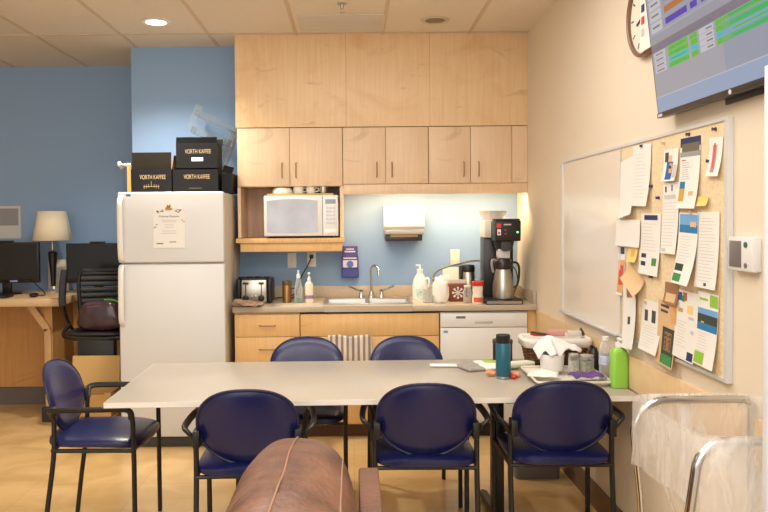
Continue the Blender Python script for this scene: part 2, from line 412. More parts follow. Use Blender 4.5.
# ------------------------------------------------------------------ base cupboards, counter, sink
def base_front(parent, x0, x1, z0, z1, name, ox, oy, oz):
    return B(x0-ox+.002, x1-ox-.002, -.02, 0, z0-oz, z1-oz, bev=.001).build(name, W_BASE, parent)
b1 = thing('drawer_cabinet', 'maple drawer cabinet under the toaster end of the counter', 'cabinet', (-.585, 5.12, 0))
ox, oy, oz = b1.location
B(-.225, .222, 0, .55, .1, .876).build('cabinet_body', W_BASE, b1)
B(-.225, .222, .06, .55, 0, .098).build('toe_kick', KICK, b1)
for z0, z1 in ((.712,.864), (.425,.708), (.112,.421)):
    d = base_front(b1, -.808, -.364, z0, z1, 'drawer', ox, oy, 0); pull_h((z0+z1)/2+(.0 if z1 > .8 else .06), -.055, .055, -.02, d)
b2 = thing('sink_cabinet', 'wide maple sink cabinet with a plain front panel', 'cabinet', (.115, 5.12, 0))
ox, oy, oz = b2.location
B(-.472, .472, 0, .55, .1, .715).build('cabinet_body', W_BASE, b2)
B(-.472, .472, .06, .55, 0, .098).build('toe_kick', KICK, b2)
base_front(b2, -.360, .588, .712, .864, 'front_panel', ox, oy, 0)
for x0, x1, h in ((-.360,.113,.06), (.115,.588,.168)):
    d = base_front(b2, x0, x1, .112, .708, 'door', ox, oy, 0); pull_v(h-ox, .55, .655, -.02, d)
dw = thing('dishwasher', 'white built-in dishwasher under the counter', 'dishwasher', (.892, 5.1, 0))
B(-.297, .297, .02, .56, .1, .868).build('body', WHITE, dw)
B(-.297, .297, .06, .5, 0, .098).build('toe_kick', BLACK, dw)
B(-.296, .296, -.005, .02, .12, .762, bev=.004).build('door', WHITE, dw)
cp = B(-.296, .296, -.008, .02, .766, .862, bev=.004).build('control_panel', WHITE, dw)
B(-.19, -.125, -.0095, -.007, .826, .842).build('display', GREY, cp)
B(-.06, .06, -.012, -.007, .792, .806, bev=.004).build('handle', mat('latch_grey', (186,184,180), .4), cp)
MB().box(-.275, -.245, -.0062, -.0045, .728, .744).build('sticker', mat('sticker_blue', (110,170,190), .5), dw)
B(1.195, WX-.003, 5.12, 5.6, .0, .876).build('filler_panel', W_BASE)
tag(bpy.data.objects['filler_panel.001'] if 'filler_panel.001' in bpy.data.objects else bpy.data.objects['filler_panel'], 'narrow maple filler strip between dishwasher and right wall', 'cabinet trim')
CT = .919
ct = thing('countertop', 'long beige laminate kitchen countertop with low backsplash', 'countertop', (.2, 5.38, .879))
m = MB(); x0, x1, y0, y1 = -1.018, WX-.003-.2, -.3, .318
hx0, hx1, hy0, hy1 = -.395, .205, -.2, .12
m.box(x0, hx0, y0, y1, 0, .040, bev=.004).box(hx1, x1, y0, y1, 0, .040, bev=.004).box(hx0, hx1, y0, hy0, 0, .040).box(hx0, hx1, hy1, y1, 0, .040)
m.build('slab', COUNTER, ct)
MB().box(x0, x1, y1-.02, y1, .0405, .125, bev=.003).box(x1-.02, x1, -.28, y1-.02, .0405, .125, bev=.003).build('backsplash', COUNTER, loc=(.2, 5.38, .879))
tag(bpy.data.objects['backsplash'], 'low beige laminate backsplash strip along the wall behind the sink', 'backsplash')
sk = thing('kitchen_sink', 'double stainless steel sink set into the countertop', 'sink', (.105, 5.34, CT))
def basin(x0, x1):
    y0, y1, d = -.145, .145, -.16
    m = MB()
    m.quad((x0,y0,0.002), (x1,y0,0.002), (x1-.02,y0+.02,d), (x0+.02,y0+.02,d)).quad((x1,y0,0.002), (x1,y1,0.002), (x1-.02,y1-.02,d), (x1-.02,y0+.02,d))
    m.quad((x1,y1,0.002), (x0,y1,0.002), (x0+.02,y1-.02,d), (x1-.02,y1-.02,d)).quad((x0,y1,0.002), (x0,y0,0.002), (x0+.02,y0+.02,d), (x0+.02,y1-.02,d))
    m.quad((x0+.02,y0+.02,d), (x1-.02,y0+.02,d), (x1-.02,y1-.02,d), (x0+.02,y1-.02,d)); return m
basin(-.28, -.015).build('basin', STEEL, sk); basin(.015, .28).build('basin', STEEL, sk)
m = MB(); r = .0075
m.box(-.31, .31, -.17, -.145, .001, r, bev=.003).box(-.31, .31, .145, .225, .001, r, bev=.003).box(-.31, -.28, -.145, .145, .001, r).box(.28, .31, -.145, .145, .001, r).box(-.015, .015, -.145, .145, .001, r)
m.build('rim', STEEL, sk)
fc = thing('faucet', 'chrome gooseneck kitchen faucet with two lever handles', 'faucet', (.138, 5.535, CT+.008))
MB().lathe([(.026,0), (.026,.006), (.018,.02), (.014,.05)], n=18).build('base', CHROME, fc)
MB().tube([(0,0,.03), (0,0,.1), (0,0,.19)]+[(.026*(1-math.cos(a)), -.05*(1-math.cos(a)), .19+.052*math.sin(a)) for a in [PI*k/14 for k in range(1, 15)]]+[(.052,-.1,.165)], .0095, 12).build('spout', CHROME, fc)
for sx in (-1, 1):
    h = MB().lathe([(.022,0), (.022,.006), (.015,.02), (.012,.05), (.014,.06), (.0001,.066)], sx*.075, 0, 0, 16).build('valve', CHROME, fc)
    MB().tube(smooth([(sx*.075,0,.058), (sx*.11,-.01,.062), (sx*.15,-.025,.085), (sx*.165,-.03,.088)], 5), [.007]*10+[.009]*5+[.010], 10).build('handle', CHROME, h)

# ------------------------------------------------------------------ fridge and what is on it
fr = thing('refrigerator', 'white top-freezer refrigerator beside the kitchen counter', 'fridge', (-1.197, 4.95, 0))
FRW = mat('fridge_white', (214,214,212), .4, bump=.03, bscale=420)
FRS = mat('fridge_side', (204,192,172), .45, bump=.03, bscale=420)
B(-.347, .347, .06, .69, .03, 1.692, bev=.006).build('body', FRS, fr)
d1 = B(-.35, .35, 0, .058, 1.232, 1.700, bev=.012, seg=3).build('freezer_door', FRW, fr)
d2 = B(-.35, .35, 0, .058, .07, 1.222, bev=.012, seg=3).build('fridge_door', FRW, fr)
B(-.34, .34, .02, .06, .005, .065).build('kick_plate', DGREY, fr)
HND = mat('fridge_handle', (226,222,214), .35)
def fhandle(z0, z1, flip, parent):
    pts = [(-.325,-.001,z0), (-.325,-.03,z0+.03), (-.325,-.038,z0+.1), (-.325,-.03,z1-.05), (-.325,-.006,z1)] if flip else [(-.325,-.006,z0), (-.325,-.03,z0+.05), (-.325,-.038,z1-.1), (-.325,-.03,z1-.03), (-.325,-.001,z1)]
    MB().tube(smooth(pts, 6), .014, 12, flat=(1.3,.8)).build('handle', HND, parent)
fhandle(1.25, 1.67, False, d1); fhandle(.82, 1.215, True, d2)
B(-.292, -.262, -.0015, .002, 1.672, 1.686).build('sticker', mat('sticker_teal', (40,120,140), .5), d1)
nt_ = thing('fridge_notice', 'white flyer with grey leaf border clipped to the freezer door', 'flyer', (-1.206, 4.947, 1.33))
m = MB().box(-.105, .105, -.0015, .001, 0, .262)
for z, w in ((.205,.07), (.18,.05), (.17,.045), (.15,.03), (.135,.03), (.11,.045), (.095,.05)): m.box(-w, w, -.002, -.0012, z, z+.004, 1)
m.box(-.085, -.04, -.002, -.0012, .025, .033, 2).box(.0, .045, -.002, -.0012, .036, .042, 2)
random.seed(7)
for k in range(22):
    sx = random.choice((-1, 1)); a = random.uniform(.04, .1); z = random.uniform(.12, .25) if a > .08 else random.uniform(.225, .25)
    m.box(sx*a-.006, sx*a+.006, -.0021, -.0012, z, z+.005, 2, T=None)
m.build('sheet', [PAPER, INK, mat('ink_mid', (120,120,124), .8)], nt_)
text('Yummy Dessert', .02, (0, -.002, .208), FRONT, mat('ink_mid', (120,120,124), .8), nt_)
MB().box(-.022, .022, -.012, -.001, .252, .268, bev=.003).lathe([(.01,0), (.013,.012), (.006,.024), (.0001,.028)], 0, -.007, .268, 12).build('clip', mat('clip_gold', (176,134,70), .4, .5), nt_)
FT = 1.701
def coffee_box(label, x0, x1, z, h, y=5.2, d=.2, open_=False):
    w = x1-x0
    t = thing('coffee_box', label, 'box', ((x0+x1)/2, y, z), group='black coffee boxes on the fridge')
    m = MB(); a = w/2; e = .004
    m.box(-a, a, 0, e, 0, h).box(-a, a, d-e, d, 0, h).box(-a, -a+e, e, d-e, 0, h).box(a-e, a, e, d-e, 0, h).box(-a, a, 0, d, 0, e)
    if not open_: m.box(-a, a, 0, d, h-e, h)
    m.build('carton', KBLACK, t)
    text('VORTH KAFFEE', .042, (0.01, -.0008, h*.66), FRONT, GOLD, t, sx=.62)
    return t
c1 = coffee_box('black coffee box on the fridge, its lid flap standing open', -1.527, -1.247, FT, .166, open_=True)
MB().box(-.139, .134, 0, .003, 0, .118).build('flap', KRAFTD, c1, loc=(0, .02, .166), rot=(-.06, 0, 0))
MB().box(0, .003, 0, .19, 0, .1).build('flap', KRAFT, c1, loc=(.139, .005, .163), rot=(0, .15, 0))
MB().box(-.026, 0, 0, .004, -.16, .03).build('flap', KRAFT, c1, loc=(-.141, .004, .166), rot=(0, 0, .3))
m = MB()
for x in (-.05, -.035, -.02, 0, .02, .035, .05): m.box(x-.001, x+.001, -.001, 0, .046-abs(x)*.25-.003, .05+.003+ (.03 if x == 0 else .012-abs(x)*.15))
m.box(-.055, .055, -.001, 0, .045, .048).build('emblem', GOLD, c1)
c2 = coffee_box('closed black coffee box on the fridge beneath another box', -1.238, -.925, FT, .166)
B(-.045, .045, -.001, 0, .03, .034).build('print_line', mat('dim_gold', (110,98,80), .6), c2)
c3 = coffee_box('open-topped black coffee box stacked on a closed one', -1.213, -.93, FT+.1665, .178, open_=True)
B(-.035, .045, -.0015, 0, .052, .078).build('sticker', PAPER, c3)
MB().box(-.141, .141, 0, .003, 0, .042).build('flap', mat('flap_dark', (9,9,9), .8, spec=.1), c3, loc=(0, .0, .178), rot=(-.25, 0, 0))
MB().box(-.15, .15, 0, .003, 0, .045).build('flap', KBLACK, c3, loc=(0, .19, .176), rot=(-.1, 0, 0))
t = thing('black_carton', 'small dark carton squeezed behind the coffee boxes by the cupboard', 'box', (-.872, 5.25, FT))
B(-.036, .036, 0, .3, 0, .135).build('carton', KBLACK, t)
MB().box(-.036, .036, 0, .003, 0, .06).build('flap', KBLACK, t, loc=(0, .0, .135), rot=(-.5, .25, 0))
# crushed paper sticking out behind the first box
m = MB(); random.seed(3)
m.grid(lambda a, b: (-.09*a+.012*noise.noise((a*4, b*4, 1)), .06*b, .03*noise.noise((a*5, b*5, 3))+.02*math.sin(b*5)*a), 8, 8)
tag(m.build('paper_scrap', PAPER2, loc=(-1.55, 5.26, FT+.20), solid=.001), 'crumpled pale paper poking out beside the open-flap coffee box', 'paper')
# clear acrylic brochure rack leaning behind the boxes
t = thing('brochure_rack', 'clear plastic brochure rack leaning on the wall above the fridge', 'rack', (-1.02, 5.45, FT))
E3 = lambda ang: Matrix.Translation((0,0,0)) @ Matrix.Rotation(ang, 4, 'Y')
def acr(x0, z0, x1, z1, w, y, parent, name):
    ang = math.atan2(-(z1-z0), x1-x0); L = math.hypot(x1-x0, z1-z0)
    T = Matrix.Translation((x0, y, z0)) @ Matrix.Rotation(ang, 4, 'Y')
    m = MB().box(0, L, 0, .16, -.002, .002, T=T).box(0, L, 0, .003, -.004, w, T=T).box(0, L, .157, .16, -.004, w, T=T)
    for k in (0, L-.003): m.box(k, k+.003, 0, .16, -.002, w, T=T)
    m.build(name, RACK, parent)
acr(-.12, .58, .17, .45, .045, 0, t, 'tray'); acr(-.15, .45, .14, .34, .05, .01, t, 'tray'); acr(.02, .03, .17, .45, .05, .02, t, 'tray')
MB().box(-.15, -.09, -.002, .001, .42, .6, T=Matrix.Rotation(.4, 4, 'Y') @ Matrix.Translation((-.2, 0, -.04))).build('divider', RACK, t)

# ------------------------------------------------------------------ on the counter
to = thing('toaster', 'steel and black four-slot toaster at the left end of the counter', 'toaster', (-.695, 5.36, CT))
B(-.09, .09, -.09, .09, .008, .168, bev=.01).build('body', mat('toaster_steel', (198,192,182), .3, .85), to)
for sx in (-1, 1):
    m = MB().box(min(sx*.09, sx*.128), max(sx*.09, sx*.128), -.095, .095, .004, .176, bev=.016, seg=3); m.build('end_cap', BLACK, to)
B(-.09, .09, -.08, .08, .160, .178, bev=.004).build('top_panel', BLACK, to)
for x in (-.058, .052):
    MB().box(x-.003, x+.003, -.0925, -.089, .055, .15).build('lever_slot', BLACK, to)
    B(x-.018, x+.018, -.108, -.09, .138, .152, bev=.004).build('lever', BLACK, to)
    MB().lathe([(.022,0), (.022,.01), (.012,.014), (.012,.022), (.0001,.022)], n=20, T=Matrix.Translation((x, -.09, .04)) @ Matrix.Rotation(PI/2, 4, 'X')).build('knob', BLACK, to)
for x in (-.014, .012): B(x-.006, x+.006, -.094, -.089, .045, .058, bev=.002).build('button', STEEL, to)
m = MB()
for k, x in enumerate((-.1, -.04, .02, .08)): m.box(x-.022, x+.022, -.01, .01, .178, .186, bev=.003)
m.build('slot_guard', BLACK, to)
# flattened packaging in front of the toaster
pk = thing('food_carton', 'torn pale cardboard carton lying in front of the toaster', 'carton', (-.715, 5.165, CT))
def crump(a, b):
    x = -.09+.19*a; y = -.13+.2*b
    return (x, y, .004+.035*(1-a)**.7*math.sin(PI*min(1, b*1.1))+.012*noise.noise((a*6, b*5, 2))+.01)
MB().grid(crump, 14, 10).build('sheet', mat('carton_pale', (192,160,134), .7, var=.3, scale=14), pk, solid=.003)
MB().grid(lambda a, b: (-.1+.17*a, -.14+.1*b, .028+.02*b-.02*a+.008*noise.noise((a*5, b*4, 9))), 10, 6).build('flap', mat('carton_print', (170,140,120), .7, rgb2=(96,80,74), scale=22), pk, solid=.002)
tf = thing('travel_mug', 'bronze steel travel mug with side handle beside the toaster', 'mug', (-.468, 5.33, CT))
MB().lathe([(.030,0), (.033,.004), (.033,.12), (.031,.124)], n=20).build('body', mat('bronze', (150,112,66), .3, .8), tf)
MB().lathe([(.032,0), (.033,.004), (.033,.03), (.028,.034), (.0001,.034)], 0, 0, .125, 20).build('lid', mat('bronze_lid', (128,104,72), .3, .7), tf)
MB().tube(smooth([(.03,0,.1), (.062,0,.095), (.064,0,.05), (.032,0,.03)], 5), .006, 8).build('handle', BLACK, tf)
sb = thing('dish_soap_bottle', 'clear squeeze bottle with green liquid beside the white pump bottle', 'bottle', (-.385, 5.32, CT))
MB().lathe([(.028,0), (.03,.005), (.029,.1), (.016,.16), (.012,.175)], n=18).build('body', CLEAR, sb)
MB().lathe([(.026,.002), (.028,.006), (.028,.03), (.0001,.03)], n=18).build('liquid', mat('green_soap', (40,140,80), .2), sb)
MB().lathe([(.014,.175), (.014,.2), (.007,.206), (.006,.23), (.0001,.232)], n=14).build('cap', WPL, sb)
def pump_bottle(name, label, loc, r, h, mb, mcap, sy=1., lab=None, head=1., group=None, shoulder=.8):
    t = thing(name, label, 'bottle', loc, group=group)
    MB().lathe([(r*.93,0), (r,.006), (r,h*shoulder), (r*.9,h*(shoulder+.08)), (r*.45,h*.96), (r*.36,h)], n=24, sy=sy).build('body', mb, t)
    m = MB().lathe([(r*.42,0), (r*.42,.022), (.006,.026), (.006,.05)], 0, 0, h, 14).box(-.009, .009, -.034*head, .01, h+.046, h+.058, bev=.003)
    m.build('pump', mcap, t)
    if lab: MB().lathe([(r+.0006,h*lab[0]), (r+.0006,h*lab[1])], n=24, sy=sy).build('sticker', lab[2], t)
    return t
pump_bottle('hand_soap_bottle', 'white hand soap pump bottle with purple lettering by the sink', (-.31, 5.33, CT), .03, .155, mat('soap_cream', (226,218,196), .35), WPL, lab=(.18,.34,mat('purple_label', (150,110,150), .5)))
jg = thing('bleach_jug', 'white pump jug with moulded handle right of the sink', 'bottle', (.49, 5.45, CT))
MB().lathe([(.05,0), (.056,.006), (.056,.1), (.045,.15), (.022,.19), (.02,.2)], n=22, sy=.75).build('body', WPL, jg)
MB().tube(smooth([(.04,-.02,.15), (.058,-.02,.155), (.064,-.02,.12), (.054,-.02,.09)], 5), .007, 8).build('handle', WPL, jg)
MB().lathe([(.022,0), (.022,.02), (.007,.024), (.006,.05), (.0001,.05)], 0, 0, .2, 14).box(-.03, .008, -.008, .008, .245, .255, bev=.003).build('pump', WPL, jg)
MB().grid(lambda a, b: (.0565*math.cos(-PI*.72+PI*.44*a), .0427*math.sin(-PI*.72+PI*.44*a), .03+.05*b), 10, 1).build('sticker', mat('mint_label', (190,216,206), .5), jg)
gm = thing('glass_mug', 'empty glass mug between the pump jug and crumpled paper bag', 'mug', (.53, 5.26, CT))
MB().lathe([(.036,0), (.038,.003), (.04,.09), (.037,.09), (.035,.008), (.0001,.008)], n=20).build('body', GLASS, gm)
MB().tube(smooth([(-.038,0,.075), (-.068,0,.07), (-.07,0,.035), (-.038,0,.02)], 5), .005, 8).build('handle', GLASS, gm)
def crinkle(p):
    q = Vector((p.x*38, p.y*38, p.z*30)); return p*(1+.16*noise.noise(q))
t = thing('paper_bag', 'crumpled white paper bag beside the brown tea box', 'paper bag', (.615, 5.22, CT))
MB().sup((0,0,.083), (.056,.045,.083), (2.5,2.5,3.), 30, 20, fn=crinkle).build('bag', mat('bag_white', (238,234,226), .7), t)
MB().grid(lambda a, b: (-.04+.1*a, -.02+.02*b, .15+.03*b+.02*noise.noise((a*9, b*3, 2))+.018*a), 10, 4).build('fold', _M['bag_white'], t, solid=.002)
tb = thing('tea_box', 'reddish brown box printed with a white snowflake', 'box', (.745, 5.33, CT))
B(-.064, .064, -.035, .035, 0, .125, bev=.003).build('carton', mat('box_rust', (122,58,34), .5), tb)
m = MB()
for k in range(4):
    m.box(-.042, .042, -.0365, -.035, -.003, .003, T=Matrix.Translation((0,0,.063)) @ Matrix.Rotation(k*PI/4, 4, 'Y'))
for k in range(8):
    T = Matrix.Translation((0,0,.063)) @ Matrix.Rotation(k*PI/4, 4, 'Y')
    m.box(.018, .030, -.0365, -.035, -.002, .002, T=T @ Matrix.Translation((.01,0,-.006)) @ Matrix.Rotation(.7, 4, 'Y')).box(.018, .03, -.0365, -.035, -.002, .002, T=T @ Matrix.Translation((.01,0,.006)) @ Matrix.Rotation(-.7, 4, 'Y'))
m.build('snowflake', PAPER, tb)
MB().box(-.062, .062, 0, .002, 0, .03).build('flap', PAPER, tb, loc=(0,.02,.125), rot=(.3,0,0))
t = thing('glass_jar', 'small clear glass jar of dried tea beside the red-lidded jar', 'jar', (.80, 5.21, CT))
MB().lathe([(.028,0), (.031,.004), (.031,.085), (.024,.1), (.024,.11)], n=18).build('body', GLASS, t)
MB().lathe([(.025,.002), (.028,.006), (.028,.04), (.0001,.045)], n=14).build('contents', mat('tea_tan', (206,176,124), .8, var=.3, scale=60), t)
MB().lathe([(.026,.11), (.026,.124), (.0001,.124)], n=18).build('lid', mat('lid_pale', (220,210,190), .4), t)
rj = thing('coffee_whitener_jar', 'white plastic jar with red lid in front of the coffee brewer', 'jar', (.862, 5.16, CT))
MB().lathe([(.034,0), (.038,.005), (.038,.05), (.034,.07), (.037,.09), (.037,.118), (.03,.126)], n=22).build('body', mat('jar_white', (236,220,200), .4), rj)
MB().lathe([(.04,.126), (.041,.128), (.041,.152), (.039,.155), (.0001,.155)], n=22).build('lid', mat('lid_red', (206,52,36), .4), rj)
MB().grid(lambda a, b: (.0386*math.cos(-PI*.8+PI*.6*a), .0386*math.sin(-PI*.8+PI*.6*a), .012+.034*b), 10, 1).build('sticker', mat('label_red', (220,90,60), .5), rj)
ap = thing('airpot', 'small steel airpot with black lid behind the red-lidded jar', 'thermos', (.842, 5.46, CT))
MB().lathe([(.045,0), (.05,.005), (.05,.19), (.046,.2)], n=22).build('body', STEEL, ap)
MB().lathe([(.05,.2), (.051,.205), (.051,.235), (.044,.25), (.0001,.25)], n=22).build('lid', BLACK, ap)
B(-.065, -.04, -.03, .03, .1, .245, bev=.006).build('handle', BLACK, ap)

cm = thing('coffee_brewer', 'tall black and steel commercial coffee brewer on the counter', 'coffee maker', (1.03, 5.28, CT))
B(-.125, .13, -.2, .2, 0, .03, bev=.006).build('base', BLACK, cm)
B(-.12, .12, -.203, -.198, .006, .024).build('base_plate', STEEL, cm)
B(-.095, .112, .04, .2, .03, .45, bev=.004).build('column', mat('brewer_black', (26,25,25), .3), cm)
B(-.095, .11, -.005, .2, .452, .572, bev=.004).build('tank', mat('brewer_tank', (206,200,188), .4, .3), cm)
hd = B(-.055, .118, -.185, -.01, .43, .572, bev=.01, seg=3).build('head', BLACK, cm)
B(-.05, .114, -.17, -.02, .5725, .584, bev=.005).build('top_cover', DGREY, cm)
m = MB().box(-.049, -.018, -.1875, -.184, .522, .552, 0).box(-.044, -.02, -.1875, -.184, .472, .512, 1).box(-.039, -.026, -.1885, -.186, .478, .496, 0)
m.build('sticker', [mat('warn_red', (216,60,40), .5), PAPER], hd)
MB().box(.005, .02, -.1875, -.184, .50, .512, 0).box(.005, .02, -.1875, -.184, .475, .487, 0).build('switch', mat('switch_red', (150,30,30), .4), hd)
MB().lathe([(.007,0), (.007,.003), (.0001,.004)], n=12, T=Matrix.Translation((.094, -.185, .492)) @ Matrix.Rotation(PI/2, 4, 'X')).build('indicator', mat('led_green', (120,230,170), emit=(110,240,160), es=2), hd)
B(.0, .05, -.187, -.184, .54, .549).build('badge', STEEL, hd)
MB().lathe([(.045,0), (.06,.02), (.07,.06), (.07,.068)], .02, -.09, .36, 24).build('brew_basket', BLACK, cm)
B(-.012, .052, -.172, -.15, .365, .43, bev=.004).build('basket_handle', DGREY, cm)
cf = thing('coffee_carafe', 'brushed steel coffee carafe with black lid standing in the brewer', 'carafe', (1.043, 5.19, CT+.0305))
MB().lathe([(.064,0), (.07,.006), (.072,.05), (.069,.11), (.058,.17), (.05,.205)], n=28).build('body', STEEL, cf)
MB().lathe([(.052,.204), (.06,.212), (.062,.24), (.058,.27), (.05,.28), (.0001,.281)], n=28).build('lid', mat('lid_smoke', (36,28,24), .25), cf)
MB().tube(smooth([(-.045,-.02,.262), (-.08,-.035,.268), (-.082,-.035,.225), (-.072,-.03,.185)], 5), .009, 8).build('spout', mat('spout_grey', (150,146,140), .3), cf)
MB().tube(smooth([(.05,0,.25), (.098,0,.245), (.112,0,.19), (.1,0,.1), (.066,0,.07)], 6), .008, 10).build('handle', BLACK, cf)
B(-.04, .04, -.045, .035, .283, .345, bev=.004).build('funnel', mat('funnel_white', (206,204,206), .4), cf)
ff = thing('filter_stack', 'nest of white paper coffee filters on top of the brewer', 'coffee filters', (1.012, 5.385, CT+.5725))
m = MB()
for k in range(5):
    n_ = 48; z0 = k*.004; pr = [(.05,z0), (.052,z0+.002), (.095,z0+.052)]
    vs = []; fs = []
    for r_, z in pr:
        for i in range(n_):
            a = 2*PI*i/n_; rr = r_*(1+(.03 if i % 2 else -.03)*(r_/.095)); vs.append((rr*math.cos(a), rr*math.sin(a), z))
    for j in range(2):
        for i in range(n_): fs.append((j*n_+i, j*n_+(i+1) % n_, (j+1)*n_+(i+1) % n_, (j+1)*n_+i))
    m.add(vs, fs)
m.build('filters', mat('filter_paper', (240,236,226), .8), ff, ang=10)
tag(MB().tube(smooth([(.60,5.50,CT+.13), (.59,5.52,CT+.15), (.63,5.55,CT+.20), (.72,5.58,CT+.235), (.80,5.6,CT+.25), (.88,5.61,CT+.268), (.94,5.55,CT+.275)], 6), .007, 8).build('water_hose', mat('hose_grey', (96,92,86), .4, .4)), 'grey braided hose arching over the tea box to the brewer', 'hose')
tag(MB().tube(smooth([(1.15,5.44,CT+.25), (1.185,5.44,CT+.21), (1.2,5.44,CT+.13), (1.18,5.44,CT+.06), (1.15,5.43,CT+.045)], 6), .004, 8).build('power_cord', BLACK), 'thin black cord looping behind the coffee brewer', 'cord')

# on the backsplash wall
YW = 5.698
def outlet(label, x, z, kind):
    t = thing('wall_plate', label, 'outlet', (x, YW, z), group='electric wall plates')
    B(-.034, .034, -.006, .0, -.057, .057, bev=.002).build('plate', WPL if kind != 'i' else OFFW, t)
    if kind == 'sw':
        B(-.008, .008, -.014, -.005, -.012, .014, bev=.002).build('toggle', OFFW, t)
    else:
        for z_ in (-.022, .022):
            B(-.015, .015, -.0075, -.005, z_-.014, z_+.014, bev=.002).build('socket', OFFW, t)
    return t
outlet('white light switch plate under the microwave shelf', -.459, 1.2, 'sw')
outlet('white wall outlet with a black plug under the microwave shelf', -.31, 1.206, 'o')
outlet('ivory wall outlet above the tea box', .78, 1.215, 'i')
pc = thing('plug_cord', 'black plug and cord running down from the outlet behind the bottles', 'cord', (-.31, YW, 1.228))
B(-.014, .014, -.038, -.008, -.014, .014, bev=.004).build('plug', BLACK, pc)
MB().tube(smooth([(0,-.036,-.005), (-.03,-.06,-.07), (-.075,-.09,-.15), (-.11,-.09,-.25), (-.16,-.07,-.296), (-.25,-.1,-.301), (-.255,-.2,-.301)], 6), .0045, 8).build('cord', BLACK, pc)
tag(B(-.09, .083, -.002, .0, 0, .14).build('wall_notice', PAPER, loc=(.775, YW-.0, CT+.078)) , 'plain white notice stuck to the wall behind the tea box', 'notice')
wd = thing('wipes_dispenser', 'purple and white wipes packet in a clear holder on the wall', 'dispenser', (-.018, YW, 1.07))
m = MB().box(-.058, .058, -.05, .002, .012, .235, 0, bev=.004)
m.box(-.05, .05, -.0515, -.05, .14, .15, 1).box(-.054, .054, -.0513, -.05, .075, .13, 1).box(-.04, .04, -.0515, -.05, .19, .2, 1).box(-.03, .03, -.0515, -.05, .21, .217, 1)
m.build('packet', [mat('wipes_purple', (74,62,128), .4), mat('wipes_white', (214,214,230), .4)], wd)
MB().lathe([(.026,0), (.026,.0015), (.0001,.0015)], n=20, T=Matrix.Translation((0, -.0512, .1)) @ Matrix.Rotation(PI/2, 4, 'X')).build('emblem', mat('wipes_blue', (88,104,180), .4), wd)
MB().box(-.064, .064, -.056, -.053, 0, .06).box(-.064, -.061, -.056, 0, 0, .16).box(.061, .064, -.056, 0, 0, .16).box(-.064, .064, -.056, 0, 0, .003).build('holder', mat('holder_blue', (60,62,140), .25), wd)
td = thing('towel_dispenser', 'white paper towel dispenser mounted on the wall above the sink', 'dispenser', (.383, YW, 1.345))
m = MB()
prof = [(.002,.085), (-.17,.085), (-.195,.11), (-.195,.2), (-.17,.245), (-.12,.262), (.002,.262)]
T = Matrix.Rotation(PI/2, 4, 'Z') @ Matrix.Rotation(PI/2, 4, 'X')
n_ = len(prof); vs = [(x, y, z) for x in (-.145, .145) for y, z in prof]
m.add(vs, [tuple(range(n_)), tuple(reversed(range(n_, 2*n_)))]+[(i, n_+i, n_+(i+1) % n_, (i+1) % n_) for i in range(n_)])
m.build('cover', mat('cover_white', (240,238,230), .35), td)
B(-.145, .145, -.192, -.01, .047, .084, bev=.004).build('band', mat('band_grey', (136,136,138), .4), td)
B(-.135, .135, -.17, -.01, 0, .046, bev=.006).build('chute', mat('chute_grey', (56,52,50), .35), td)
B(-.1, .1, -.176, -.172, .03, .05).build('paper_towel', mat('towel_brown', (196,160,110), .8), td)

# tea towel over the sink cupboard
def tw(a, b):
    return (-.168+.29*a+.035*b*a, 5.058-.010*math.sin(a*17)-.006*noise.noise((a*5, b*4, 1)), .722-.36*b*(.75+.3*a)+.006*math.sin(a*9))
def stripe():
    m = bpy.data.materials.new('towel_stripe'); m.use_nodes = True; nt = m.node_tree; b = nt.nodes['Principled BSDF']; b.inputs['Roughness'].default_value = .9
    tc = nt.nodes.new('ShaderNodeTexCoord'); mp = nt.nodes.new('ShaderNodeMapping'); mp.inputs['Scale'].default_value = (1, 0, 0)
    w = nt.nodes.new('ShaderNodeTexWave'); w.inputs['Scale'].default_value = 8.5; w.inputs['Distortion'].default_value = .6
    r = nt.nodes.new('ShaderNodeValToRGB'); r.color_ramp.elements[0].color = lin((150,134,128)); r.color_ramp.elements[1].color = lin((226,214,198))
    r.color_ramp.elements[0].position = .35; r.color_ramp.elements[1].position = .55
    nt.links.new(tc.outputs['Object'], mp.inputs[0]); nt.links.new(mp.outputs[0], w.inputs[0]); nt.links.new(w.outputs['Fac'], r.inputs[0]); nt.links.new(r.outputs[0], b.inputs['Base Color'])
    return m
tag(MB().grid(tw, 40, 20).build('tea_towel', stripe(), solid=.003), 'grey and white striped tea towel hanging on the sink cabinet', 'towel')

# ------------------------------------------------------------------ the desk corner at the far left
dk = thing('desk', 'light wood raised desk top with angled brackets against the far wall', 'desk', (-3.2, 6.0, 0))
B(-1.5, 1.0, -.4, .37, .874, .932, bev=.004).build('desktop', mat('desk_top', (206,172,126), .4, var=.06, scale=6, stretch=(.5,6,6)), dk)
B(-1.5, 1.53, .15, .17, .152, .872).build('back_panel', W_DESK, dk)
B(-1.5, 1.53, .165, .18, .0, .15).build('toe_kick', mat('toe_grey', (100,92,86), .6), dk)
m = MB()
for x in (.73,):
    m.tube([(x,-.33,.872), (x+.13,-.33+.0,.66), (x+.135,-.33,.40)], .024, 4)
m = MB()
def beam(p, q, w):
    p = Vector(p); q = Vector(q); d = q-p; L = d.length; ang = math.atan2(d.x, d.z)
    return B(-w/2, w/2, -.02, .02, 0, L, T=Matrix.Translation(p) @ Matrix.Rotation(ang, 4, 'Y'))
b_ = MB(); bm1 = beam((.74,-.28,.873), (.868,-.28,.685), .05); bm2 = beam((.868,-.28,.69), (.872,-.28,.02), .05)
for q in (bm1, bm2): b_.add(q.v, q.f)
b_.build('bracket', mat('desk_brace', (198,160,112), .5), dk)
B(.84, .9, -.28, .15, .2, .87).build('support_panel', W_DESK, dk)
DT = .933
